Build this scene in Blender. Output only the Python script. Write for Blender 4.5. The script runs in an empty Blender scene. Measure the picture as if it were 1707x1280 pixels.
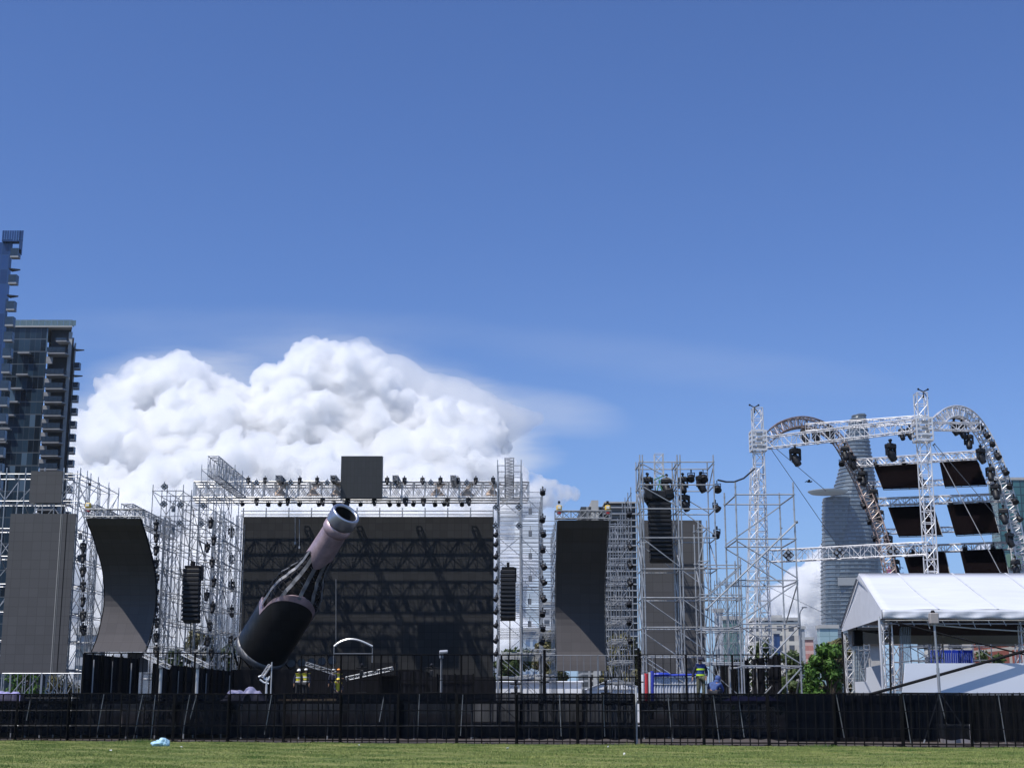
import bpy, bmesh, math, random
import numpy as np
from mathutils import Vector, Matrix, Euler
sc = bpy.context.scene
C = sc.collection
R = math.radians
rnd = random.Random(7)

# ------------------------------------------------------------------ camera
FL = 2400.0                      # focal length in photo pixels (photo is 1707 x 1280)
PITCH = math.atan(525/FL); CP, SP = math.cos(PITCH), math.sin(PITCH)
CH = 1.65
cam = bpy.data.cameras.new('camera'); camo = bpy.data.objects.new('camera', cam); C.objects.link(camo)
cam.sensor_width = 36; cam.lens = 36*FL/1707; cam.clip_end = 30000; cam.clip_start = .5
camo.location = (0, 0, CH); camo.rotation_euler = (R(90)+PITCH, 0, 0)
sc.camera = camo
def P(px, py, D):
    """point in the place at depth D (metres north of the camera) seen at photo pixel px, py"""
    x = (px-853.5)/FL; u = (640-py)/FL
    t = D/(CP-u*SP)
    return Vector((x*t, D, CH+(SP+u*CP)*t))
def XA(px, D, z=1.65): return (px-853.5)/FL*(D*CP+(z-CH)*SP)
def ZA(py, D): return P(853.5, py, D).z

# ------------------------------------------------------------------ sun and sky
SUN = Vector((.46, .39, -1)).normalized()        # direction the light travels
sun_el = math.asin(-SUN.z); sun_az = math.atan2(-SUN.x, -SUN.y)   # azimuth clockwise from +Y
sl = bpy.data.lights.new('sun', 'SUN'); sl.energy = 4.6; sl.angle = R(.5); sl.color = (1, .96, .9)
so = bpy.data.objects.new('sun', sl); C.objects.link(so); so.rotation_euler = SUN.to_track_quat('-Z', 'Y').to_euler()
so.location = (0, 0, 60)
w = bpy.data.worlds.new('World'); sc.world = w; w.use_nodes = True
sc.view_settings.view_transform = 'Standard'; sc.view_settings.look = 'None'; sc.view_settings.gamma = 1
sc.view_settings.exposure = 0
sc.cycles.use_denoising = True; sc.cycles.max_bounces = 6; sc.cycles.transparent_max_bounces = 24
sc.cycles.diffuse_bounces = 3; sc.cycles.glossy_bounces = 3
def world_nodes():
    nt = w.node_tree; nt.nodes.clear(); N = nt.nodes.new; L = nt.links.new
    out = N('ShaderNodeOutputWorld'); bg = N('ShaderNodeBackground'); bg.inputs['Strength'].default_value = .115
    sky = N('ShaderNodeTexSky'); sky.sky_type = 'NISHITA'; sky.sun_disc = False
    sky.sun_elevation = sun_el; sky.sun_rotation = sun_az; sky.air_density = 1.0; sky.dust_density = .6; sky.ozone_density = 2.0
    tint = N('ShaderNodeMixRGB'); tint.blend_type = 'MULTIPLY'; tint.inputs[0].default_value = 1
    tint.inputs[2].default_value = (.55, .735, 1.14, 1)
    L(sky.outputs[0], tint.inputs[1])
    tc = N('ShaderNodeTexCoord'); sep = N('ShaderNodeSeparateXYZ'); L(tc.outputs['Generated'], sep.inputs[0])
    def M(op, a, b=None, cl=False, c=None):
        n = N('ShaderNodeMath'); n.operation = op; n.use_clamp = cl
        for i, v in enumerate((a, b, c)):
            if v is None: continue
            if isinstance(v, (int, float)): n.inputs[i].default_value = v
            else: L(v, n.inputs[i])
        return n.outputs[0]
    ax = M('DIVIDE', sep.outputs[0], sep.outputs[1])        # tan of bearing, tan of height: the same for every viewpoint
    az = M('DIVIDE', sep.outputs[2], sep.outputs[1])
    front = M('GREATER_THAN', sep.outputs[1], .1)
    comb = N('ShaderNodeCombineXYZ'); L(ax, comb.inputs[0]); L(az, comb.inputs[1])
    def noise(scale, sx, sy, detail=6, rough=.55, rot=0):
        mp = N('ShaderNodeMapping'); mp.inputs['Scale'].default_value = (sx, sy, 1); mp.inputs['Rotation'].default_value = (0, 0, rot)
        L(comb.outputs[0], mp.inputs[0])
        n = N('ShaderNodeTexNoise'); n.inputs['Scale'].default_value = scale; n.inputs['Detail'].default_value = detail
        n.inputs['Roughness'].default_value = rough; L(mp.outputs[0], n.inputs['Vector']); return n.outputs[0]
    # thin high veils: soft ellipses broken by streaky noise
    st = noise(6, 1, 5, 7, .6, R(-12)); st2 = noise(2.2, 1, 3, 5, .5, R(8))
    def blob(cx, cz, rx, rz, rot, amt, power=1.5):
        p = P(cx, cz, 1000); bx, bz = p.x/p.y, p.z/p.y
        dx = M('SUBTRACT', ax, bx); dz = M('SUBTRACT', az, bz)
        c, s = math.cos(rot), math.sin(rot)
        u = M('DIVIDE', M('ADD', M('MULTIPLY', dx, c), M('MULTIPLY', dz, s)), rx/FL)
        v = M('DIVIDE', M('SUBTRACT', M('MULTIPLY', dz, c), M('MULTIPLY', dx, s)), rz/FL)
        d = M('ADD', M('MULTIPLY', u, u), M('MULTIPLY', v, v))
        d = M('ADD', d, M('MULTIPLY', M('SUBTRACT', st, .5), 1.5))
        f = M('SUBTRACT', 1.0, d, True)
        return M('MULTIPLY', M('POWER', f, power), amt)
    parts = [blob(280, 690, 225, 125, R(4), .8, 1.3), blob(330, 640, 190, 60, R(0), .25, 1.2),
             blob(730, 700, 230, 90, R(-20), .8, 1.3), blob(650, 640, 150, 60, R(-25), .5, 1.3), blob(790, 750, 120, 80, R(-5), .7, 1.3), blob(560, 610, 260, 60, R(-6), .22, 1.3),
             blob(900, 690, 170, 45, R(-8), .30, 1.3), blob(430, 560, 420, 60, 0, .10, 1.5),
             blob(1150, 610, 420, 50, R(-6), .07, 1.4), blob(380, 980, 620, 190, 0, .9, .6), blob(760, 860, 190, 90, R(-14), .8, .6)]
    veil = parts[0]
    for p in parts[1:]:
        veil = M('SUBTRACT', M('ADD', veil, p), M('MULTIPLY', veil, p))      # screen
    veil = M('MULTIPLY', M('ADD', veil, M('MULTIPLY', M('MULTIPLY', M('SUBTRACT', st2, .45, True), .25), M('SUBTRACT', .42, az, True))), front, True)
    hz = M('MULTIPLY', M('SUBTRACT', 1.0, M('MULTIPLY', az, 3.2), True), .55)
    hz = M('POWER', hz, 1.6)
    mx0 = N('ShaderNodeMixRGB'); L(hz, mx0.inputs[0]); L(tint.outputs[0], mx0.inputs[1]); mx0.inputs[2].default_value = (2.6, 4.4, 7.6, 1)
    mx = N('ShaderNodeMixRGB'); L(veil, mx.inputs[0]); L(mx0.outputs[0], mx.inputs[1]); mx.inputs[2].default_value = (6.3, 6.7, 7.6, 1)
    L(mx.outputs[0], bg.inputs['Color']); L(bg.outputs[0], out.inputs[0])
world_nodes()

# ------------------------------------------------------------------ materials
MATS = {}
def mat(name, col, rough=.6, metal=0, var=.15, scale=3.0, bump=0, coat=0, spec=.5, stretch=(1, 1, 1)):
    if name in MATS: return MATS[name]
    m = bpy.data.materials.new(name); m.use_nodes = True; nt = m.node_tree; b = nt.nodes['Principled BSDF']
    b.inputs['Roughness'].default_value = rough; b.inputs['Metallic'].default_value = metal
    b.inputs['Specular IOR Level'].default_value = spec; b.inputs['Coat Weight'].default_value = coat
    tc = nt.nodes.new('ShaderNodeTexCoord'); mp = nt.nodes.new('ShaderNodeMapping'); mp.inputs['Scale'].default_value = stretch
    nt.links.new(tc.outputs['Object'], mp.inputs[0])
    n = nt.nodes.new('ShaderNodeTexNoise'); n.inputs['Scale'].default_value = scale; n.inputs['Detail'].default_value = 6; n.inputs['Roughness'].default_value = .62
    nt.links.new(mp.outputs[0], n.inputs['Vector'])
    cr = nt.nodes.new('ShaderNodeValToRGB'); cr.color_ramp.elements[0].position = .3; cr.color_ramp.elements[1].position = .72
    cr.color_ramp.elements[0].color = tuple(c*(1-var) for c in col)+(1,); cr.color_ramp.elements[1].color = tuple(min(1, c*(1+var)) for c in col)+(1,)
    nt.links.new(n.outputs[0], cr.inputs[0]); nt.links.new(cr.outputs[0], b.inputs['Base Color'])
    if bump:
        bp = nt.nodes.new('ShaderNodeBump'); bp.inputs['Strength'].default_value = bump; bp.inputs['Distance'].default_value = .05
        nt.links.new(n.outputs[0], bp.inputs['Height']); nt.links.new(bp.outputs[0], b.inputs['Normal'])
    MATS[name] = m; return m
def gridmat(name, col, line, sx, sz, w=.04, rough=.4, metal=0, var=.2, spec=.5, coord='x', off=0, row_line=None, roww=None, checker=0, bright=0):
    """facade / panel grid: lines every sx metres across and sz metres up; each cell slightly different"""
    m = bpy.data.materials.new(name); m.use_nodes = True; nt = m.node_tree; b = nt.nodes['Principled BSDF']; N = nt.nodes.new; L = nt.links.new
    b.inputs['Roughness'].default_value = rough; b.inputs['Metallic'].default_value = metal; b.inputs['Specular IOR Level'].default_value = spec
    tc = N('ShaderNodeTexCoord'); sp = N('ShaderNodeSeparateXYZ'); L(tc.outputs['Object'], sp.inputs[0])
    def M(op, a, bb=None, cl=False):
        n = N('ShaderNodeMath'); n.operation = op; n.use_clamp = cl
        for i, v in enumerate((a, bb)):
            if v is None: continue
            if isinstance(v, (int, float)): n.inputs[i].default_value = v
            else: L(v, n.inputs[i])
        return n.outputs[0]
    h = sp.outputs[0] if coord == 'x' else M('ADD', sp.outputs[0], sp.outputs[1])
    u = M('DIVIDE', h, sx); v = M('DIVIDE', sp.outputs[2], sz)
    fu = M('FRACT', M('ADD', u, 1000.0)); fv = M('FRACT', M('ADD', v, 1000.0))
    lu = M('LESS_THAN', fu, w/sx); lv = M('LESS_THAN', fv, (roww or w)/sz)
    cb = N('ShaderNodeCombineXYZ'); L(M('FLOOR', u), cb.inputs[0]); L(M('FLOOR', v), cb.inputs[1])
    wn = N('ShaderNodeTexWhiteNoise'); wn.noise_dimensions = '3D'; L(cb.outputs[0], wn.inputs['Vector'])
    cr = N('ShaderNodeValToRGB'); cr.color_ramp.elements[0].color = tuple(c*(1-var) for c in col)+(1,); cr.color_ramp.elements[1].color = tuple(min(1, c*(1+var)) for c in col)+(1,)
    L(wn.outputs['Value'], cr.inputs[0])
    base = cr.outputs[0]
    if bright:
        g = M('GREATER_THAN', wn.outputs['Value'], 1-bright); mm = N('ShaderNodeMixRGB'); L(g, mm.inputs[0]); L(base, mm.inputs[1]); mm.inputs[2].default_value = tuple(min(1, c*3.2+.03) for c in col)+(1,); base = mm.outputs[0]
    m1 = N('ShaderNodeMixRGB'); L(lu, m1.inputs[0]); L(base, m1.inputs[1]); m1.inputs[2].default_value = tuple(line)+(1,)
    m2 = N('ShaderNodeMixRGB'); L(lv, m2.inputs[0]); L(m1.outputs[0], m2.inputs[1]); m2.inputs[2].default_value = tuple(row_line or line)+(1,)
    L(m2.outputs[0], b.inputs['Base Color'])
    MATS[name] = m; return m
def net_mat(name, col, clear, scale=9):
    m = bpy.data.materials.new(name); m.use_nodes = True; nt = m.node_tree; N = nt.nodes.new; L = nt.links.new; b = nt.nodes['Principled BSDF']
    b.inputs['Base Color'].default_value = tuple(col)+(1,); b.inputs['Roughness'].default_value = 1; b.inputs['Specular IOR Level'].default_value = 0
    tr = N('ShaderNodeBsdfTransparent'); mx = N('ShaderNodeMixShader'); out = nt.nodes['Material Output']
    tc = N('ShaderNodeTexCoord'); n = N('ShaderNodeTexNoise'); n.inputs['Scale'].default_value = scale*.12; n.inputs['Detail'].default_value = 5
    mp = N('ShaderNodeMapping'); mp.inputs['Scale'].default_value = (3, 3, .6); L(tc.outputs['Object'], mp.inputs[0]); L(mp.outputs[0], n.inputs['Vector'])
    mr = N('ShaderNodeMapRange'); mr.inputs[1].default_value = .3; mr.inputs[2].default_value = .7; mr.inputs[3].default_value = 1-clear*1.6; mr.inputs[4].default_value = 1-clear*.5
    L(n.outputs[0], mr.inputs[0]); L(mr.outputs[0], mx.inputs[0]); L(tr.outputs[0], mx.inputs[1]); L(b.outputs[0], mx.inputs[2]); L(mx.outputs[0], out.inputs[0])
    MATS[name] = m; return m
STEEL = mat('galvanised steel', (.38, .39, .41), .42, .35, .3, 1.5)
STEEL_M = mat('dull steel', (.30, .31, .33), .45, .35, .4, 1.2)
STEEL_D = mat('weathered and backlit steel', (.22, .23, .25), .5, .35, .3, 1.5)
ALU = mat('bright aluminium', (.62, .61, .60), .35, .45, .2, 2)
ALU_W = mat('white aluminium truss', (.66, .65, .66), .4, .3, .15, 2)
ALU_RUST = mat('rusty aluminium truss', (.30, .22, .20), .5, .3, .5, 4)
BLACK = mat('matt black paint', (.010, .010, .012), .8, 0, .3, 6, spec=.2)
BLACKM = mat('black moulded plastic', (.012, .012, .015), .5, 0, .3, 6, spec=.35)
BLKWALL = mat('black corrugated sheet', (.008, .008, .011), .8, 0, .6, 2, 0, spec=.12, stretch=(3, 3, .3))
LENS = mat('dark lens glass', (.03, .035, .045), .08, 0, .1)
WHITE = mat('white pvc sheet', (.63, .64, .69), .55, 0, .06, .9, .35, stretch=(.5, 2, 2))
WHITE_LIT = mat('white vinyl wall', (.74, .77, .84), .6, 0, .03, .5)  # roof fabric again, lightened: sunlight on upright walls put into the colour
LEDG = gridmat('led tiles grey', (.092, .09, .094), (.064, .063, .065), .5, .5, .02, .7, 0, .05, .15)
LEDM = gridmat('led tiles main', (.037, .037, .038), (.024, .024, .025), .5, .5, .03, .8, 0, .13, .1)
LEDC = gridmat('led tiles curved', (.086, .080, .082), (.063, .058, .060), .5, .5, .012, .8, 0, .05, .08)
LEDB = mat('unlit led face', (.005, .0035, .004), 1, 0, .3, 4, spec=0)
RUBBER = mat('black cable', (.01, .01, .01), .6)
FRAMEBLK = mat('black powder coated tube', (.007, .007, .008), .9, 0, .4, 5, spec=.06)

# ------------------------------------------------------------------ mesh builder
ORG = {}
class MB:
    def __init__(s): s.v = []; s.f = []
    def add(s, vs, fs):
        k = len(s.v); s.v.extend(Vector(p) for p in vs); s.f.extend(tuple(i+k for i in q) for q in fs); return s
    def tube(s, a, b, r, n=6, r2=None, cap=True):
        a = Vector(a); b = Vector(b); d = b-a
        if d.length < 1e-6: return s
        q = d.to_track_quat('Z', 'Y'); r2 = r if r2 is None else r2; vs = []
        for c, rr in ((a, r), (b, r2)):
            for i in range(n):
                t = 2*math.pi*i/n; vs.append(c+q@Vector((rr*math.cos(t), rr*math.sin(t), 0)))
        fs = [(i, (i+1) % n, n+(i+1) % n, n+i) for i in range(n)]
        if cap: fs += [tuple(range(n-1, -1, -1)), tuple(range(n, 2*n))]
        return s.add(vs, fs)
    def path(s, pts, r, n=6):
        pts = [Vector(p) for p in pts]; vs = []; m = len(pts)
        for k, p in enumerate(pts):
            d = (pts[min(k+1, m-1)]-pts[max(k-1, 0)]); q = d.to_track_quat('Z', 'Y')
            rr = r[k] if isinstance(r, (list, tuple)) else r
            for i in range(n):
                t = 2*math.pi*i/n; vs.append(p+q@Vector((rr*math.cos(t), rr*math.sin(t), 0)))
        fs = [(k*n+i, k*n+(i+1) % n, (k+1)*n+(i+1) % n, (k+1)*n+i) for k in range(m-1) for i in range(n)]
        fs += [tuple(range(n-1, -1, -1)), tuple(range((m-1)*n, m*n))]
        return s.add(vs, fs)
    def box(s, a, b):
        x0, y0, z0 = a; x1, y1, z1 = b
        x0, x1 = min(x0, x1), max(x0, x1); y0, y1 = min(y0, y1), max(y0, y1); z0, z1 = min(z0, z1), max(z0, z1)
        vs = [(x, y, z) for z in (z0, z1) for y in (y0, y1) for x in (x0, x1)]
        return s.add(vs, [(0, 2, 3, 1), (4, 5, 7, 6), (0, 1, 5, 4), (2, 6, 7, 3), (0, 4, 6, 2), (1, 3, 7, 5)])
    def obox(s, c, sx, sy, sz, rot=None, bev=0):
        c = Vector(c); M3 = rot.to_matrix() if rot else Matrix.Identity(3)
        if bev:
            b = bev; prof = [(-sx/2+b, -sy/2), (sx/2-b, -sy/2), (sx/2, -sy/2+b), (sx/2, sy/2-b), (sx/2-b, sy/2), (-sx/2+b, sy/2), (-sx/2, sy/2-b), (-sx/2, -sy/2+b)]
            rings = [(-sz/2, .75), (-sz/2+b, 1), (sz/2-b, 1), (sz/2, .75)]
            vs = []
            for z, k in rings:
                kk = 1 if k == 1 else 1-b/max(sx, sy)*1.5
                vs += [c+M3@Vector((x*kk, y*kk, z)) for x, y in prof]
            fs = [(r*8+i, r*8+(i+1) % 8, (r+1)*8+(i+1) % 8, (r+1)*8+i) for r in range(3) for i in range(8)]+[tuple(range(7, -1, -1)), tuple(range(24, 32))]
            return s.add(vs, fs)
        vs = [c+M3@Vector((x*sx/2, y*sy/2, z*sz/2)) for z in (-1, 1) for y in (-1, 1) for x in (-1, 1)]
        return s.add(vs, [(0, 2, 3, 1), (4, 5, 7, 6), (0, 1, 5, 4), (2, 6, 7, 3), (0, 4, 6, 2), (1, 3, 7, 5)])
    def prism(s, poly, dirv):
        poly = [Vector(p) for p in poly]; d = Vector(dirv); n = len(poly)
        return s.add(poly+[p+d for p in poly], [tuple(range(n-1, -1, -1)), tuple(range(n, 2*n))]+[(i, (i+1) % n, n+(i+1) % n, n+i) for i in range(n)])
    def lathe(s, a, axis, prof, n=24, cap=(True, True)):
        a = Vector(a); q = Vector(axis).to_track_quat('Z', 'Y'); vs = []
        for t, r in prof:
            for i in range(n):
                th = 2*math.pi*i/n; vs.append(a+q@Vector((r*math.cos(th), r*math.sin(th), t)))
        m = len(prof); fs = [(k*n+i, k*n+(i+1) % n, (k+1)*n+(i+1) % n, (k+1)*n+i) for k in range(m-1) for i in range(n)]
        if cap[0]: fs.append(tuple(range(n-1, -1, -1)))
        if cap[1]: fs.append(tuple(range((m-1)*n, m*n)))
        return s.add(vs, fs)
    def ball(s, c, rx, ry=None, rz=None, n=10, m=6, rot=None):
        ry = rx if ry is None else ry; rz = rx if rz is None else rz; c = Vector(c); M3 = rot.to_matrix() if rot else Matrix.Identity(3)
        vs = [c+M3@Vector((0, 0, -rz))]
        for j in range(1, m):
            ph = -math.pi/2+math.pi*j/m
            for i in range(n):
                t = 2*math.pi*i/n; vs.append(c+M3@Vector((rx*math.cos(ph)*math.cos(t), ry*math.cos(ph)*math.sin(t), rz*math.sin(ph))))
        vs.append(c+M3@Vector((0, 0, rz))); e = len(vs)-1; fs = []
        for i in range(n):
            fs.append((0, 1+(i+1) % n, 1+i)); fs.append((e, e-n+i, e-n+(i+1) % n))
            for j in range(m-2): fs.append((1+j*n+i, 1+j*n+(i+1) % n, 1+(j+1)*n+(i+1) % n, 1+(j+1)*n+i))
        return s.add(vs, fs)
    def grid(s, pts):
        """open sheet from a list of rows of points"""
        n = len(pts[0]); vs = [p for row in pts for p in row]
        return s.add(vs, [(r*n+i, r*n+i+1, (r+1)*n+i+1, (r+1)*n+i) for r in range(len(pts)-1) for i in range(n-1)])
    def slab(s, pts, off):
        """closed sheet with thickness: rows of points and the same rows moved by off"""
        off = Vector(off); R0 = len(pts); n = len(pts[0]); A = [Vector(p) for row in pts for p in row]; B = [p+off for p in A]; k = len(A)
        fs = [(r*n+i, r*n+i+1, (r+1)*n+i+1, (r+1)*n+i) for r in range(R0-1) for i in range(n-1)]
        fs += [(k+r*n+i, k+(r+1)*n+i, k+(r+1)*n+i+1, k+r*n+i+1) for r in range(R0-1) for i in range(n-1)]
        for i in range(n-1):
            fs.append((i, k+i, k+i+1, i+1)); e = (R0-1)*n; fs.append((e+i, e+i+1, k+e+i+1, k+e+i))
        for r in range(R0-1):
            a = r*n; b = (r+1)*n; fs.append((a, b, k+b, k+a)); a += n-1; b += n-1; fs.append((a, k+a, k+b, b))
        return s.add(A+B, fs)
    def build(s, name, m, parent=None, loc=None, smooth=False):
        if parent is not None: org = ORG[parent.name]
        else: org = Vector(loc) if loc is not None else Vector((0, 0, 0))
        me = bpy.data.meshes.new(name); me.from_pydata([tuple(p-org) for p in s.v], [], s.f); me.update()
        if smooth: me.polygons.foreach_set('use_smooth', [True]*len(me.polygons))
        me.materials.append(m); o = bpy.data.objects.new(name, me); C.objects.link(o)
        if parent is not None: o.parent = parent
        else: o.location = org
        ORG[o.name] = org
        return o
def tag(o, label=None, cat=None, group=None, kind=None):
    if label: o['label'] = label
    if cat: o['category'] = cat
    if group: o['group'] = group
    if kind: o['kind'] = kind
    return o
def thing(name, label, cat, loc=(0, 0, 0), group=None):
    o = bpy.data.objects.new(name, None); C.objects.link(o); o.location = loc; o.empty_display_size = .3
    ORG[o.name] = Vector(loc); return tag(o, label, cat, group)
KIDS = {}
def dup(root, loc, rot, label, group=None):
    r = root.copy(); C.objects.link(r); r.location = loc; r.rotation_euler = rot; r['label'] = label
    if group: r['group'] = group
    for ch in [c for c in root.children]:
        c = ch.copy(); C.objects.link(c); c.parent = r
        for g in [g for g in ch.children]:
            d = g.copy(); C.objects.link(d); d.parent = c
    return r
ORD = ['first', 'second', 'third', 'fourth', 'fifth', 'sixth', 'seventh', 'eighth', 'ninth', 'tenth', 'eleventh', 'twelfth', 'thirteenth', 'fourteenth', 'fifteenth', 'sixteenth', 'seventeenth', 'eighteenth', 'nineteenth', 'twentieth']

def truss(name, label, cat, a, b, wd, ht, bay=None, r=.026, m=ALU, group=None, diag='W', wdir=None, parent=None, m2=None):
    """box truss from a to b (centre line); four chords and their lacing"""
    a = Vector(a); b = Vector(b); d = b-a; Ld = d.length; t = d.normalized()
    if wdir is None: wdir = Vector((0, 1, 0)) if abs(t.y) < .8 else Vector((1, 0, 0))
    wv = (Vector(wdir)-t*Vector(wdir).dot(t)).normalized(); hv = t.cross(wv).normalized()
    rt = parent or thing(name, label, cat, (a if a.z <= b.z else b), group)
    cs = [wv*sx*wd/2+hv*sz*ht/2 for sx, sz in ((-1, -1), (1, -1), (1, 1), (-1, 1))]
    for c in cs: MB().tube(a+c, b+c, r, 6).build('chord', m, rt)
    n = max(1, round(Ld/(bay or ht))); lb = MB()
    for k in range(n+1):
        p = a+d*(k/n)
        for i in range(4): lb.tube(p+cs[i], p+cs[(i+1) % 4], r*.6, 4, cap=False)
        if k < n:
            q = a+d*((k+1)/n)
            for i in range(4):
                if (k+i) % 2 or diag == 'X': lb.tube(p+cs[i], q+cs[(i+1) % 4], r*.6, 4, cap=False)
                if not (k+i) % 2 or diag == 'X': lb.tube(p+cs[(i+1) % 4], q+cs[i], r*.6, 4, cap=False)
    lb.build('lacing', m2 or m, rt)
    return rt
def curved_truss(name, label, pts, wd, ht, m, m2=None, r=.04, seg=34):
    """box truss bent along a path"""
    pts = [Vector(p) for p in pts]
    # resample with catmull-rom
    out = []
    for k in range(len(pts)-1):
        p0 = pts[max(k-1, 0)]; p1 = pts[k]; p2 = pts[k+1]; p3 = pts[min(k+2, len(pts)-1)]
        for j in range(4):
            t = j/4; out.append(.5*((2*p1)+(p2-p0)*t+(2*p0-5*p1+4*p2-p3)*t*t+(-p0+3*p1-3*p2+p3)*t**3))
    out.append(pts[-1]); n = len(out)
    rt = thing(name, label, 'truss', out[-1]); rows = [[], [], [], []]
    for k, p in enumerate(out):
        t = (out[min(k+1, n-1)]-out[max(k-1, 0)]).normalized(); wv = Vector((0, 1, 0)); wv = (wv-t*wv.dot(t)).normalized(); hv = t.cross(wv).normalized()
        for i, (sx, sz) in enumerate(((-1, -1), (1, -1), (1, 1), (-1, 1))): rows[i].append(p+wv*sx*wd/2+hv*sz*ht/2)
    for i in range(4): MB().path(rows[i], r, 6).build('chord', m, rt)
    lb = MB()
    for k in range(n):
        for i in range(4):
            lb.tube(rows[i][k], rows[(i+1) % 4][k], r*.6, 4, cap=False)
            if k < n-1:
                (lb.tube(rows[i][k], rows[(i+1) % 4][k+1], r*.6, 4, cap=False) if (k+i) % 2 else lb.tube(rows[(i+1) % 4][k], rows[i][k+1], r*.6, 4, cap=False))
    lb.build('lacing', m2 or m, rt)
    return rt, out

def scaffold(name, label, xs, ys, zs, m=STEEL, r=.024, brace='some', group=None, seed=1, top_extra=.35, z0=None, xd=True, decks=(), skip=None):
    """tube scaffold: uprights at every xs/ys node (with rosettes), ledgers at each level, braces in some bays.
    zs may be a function of x index giving the levels"""
    rr = random.Random(seed)
    rt = thing(name, label, 'scaffold', ((xs[0]+xs[-1])/2, ys[0], z0 or 0), group)
    lev = (lambda i: zs) if not callable(zs) else zs
    base = z0 or 0
    for i, x in enumerate(xs):
        for j, y in enumerate(ys):
            if skip and skip(i, j): continue
            L = lev(i); top = L[-1]+top_extra
            mb = MB().tube((x, y, base), (x, y, top), r, 6)
            for z in L: mb.tube((x, y, z-.02), (x, y, z+.02), r*2.1, 6)
            z = base+.9
            while z < top: mb.tube((x, y, z), (x, y, z+.06), r*1.35, 6, cap=False); z += 1.0
            mb.build('upright', m, rt)
    nl = 0; stuffl = MB(); nb = 0; stuffb = MB()
    def led(a, b):
        nonlocal nl
        nl += 1
        if nl <= 96: MB().tube(a, b, r*.95, 6).build('ledger', m, rt)
        else: stuffl.tube(a, b, r*.95, 5)
    def brc(a, b):
        nonlocal nb
        nb += 1
        if nb <= 96: MB().tube(a, b, r*.85, 5).build('brace', m, rt)
        else: stuffb.tube(a, b, r*.85, 5)
    mx = [lev(i) for i in range(len(xs))]
    allz = sorted(set(z for L in mx for z in L))
    for z in allz:
        idx = [i for i in range(len(xs)) if z <= mx[i][-1]+.01]
        if len(idx) > 1:
            for j, y in enumerate(ys): led((xs[idx[0]], y, z+rr.uniform(-.01, .01)), (xs[idx[-1]], y, z))
        if len(ys) > 1:
            for i in idx: led((xs[i], ys[0], z-.05), (xs[i], ys[-1], z-.05))
    L0 = mx
    for j in ([0, len(ys)-1] if len(ys) > 1 else [0]):
        if not xd: break
        for i in range(len(xs)-1):
            L = [base+.2]+list(L0[i] if len(L0[i]) < len(L0[i+1]) else L0[i+1])
            for k in range(len(L)-1):
                if brace == 'all' or rr.random() < .5:
                    a, b = (i, i+1) if (k+i) % 2 else (i+1, i)
                    if brace == 'down': a, b = i, i+1
                    brc((xs[b], ys[j]-.03, L[k]+.1), (xs[a], ys[j]-.03, L[k+1]-.1))
    for i in range(len(xs)):
        for j in range(len(ys)-1):
            L = [base+.2]+list(L0[i])
            for k in range(len(L)-1):
                if brace == 'all' or rr.random() < .55:
                    a, b = (j, j+1) if (k+j) % 2 else (j+1, j)
                    brc((xs[i]+.03, ys[a], L[k]+.1), (xs[i]+.03, ys[b], L[k+1]-.1))
    if stuffl.v: tag(stuffl.build('far_ledger', m, rt), kind='stuff')
    if stuffb.v: tag(stuffb.build('far_brace', m, rt), kind='stuff')
    for z in decks:
        MB().box((xs[0]+.06, ys[0]+.06, z+.05), (xs[-1]-.06, ys[min(1, len(ys)-1)]-.06, z+.10)).build('deck_board', STEEL_D, rt)
    return rt
def levels(z0, z1, step): 
    n = max(1, round((z1-z0)/step)); return [z0+(z1-z0)*k/n for k in range(n+1)]

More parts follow.
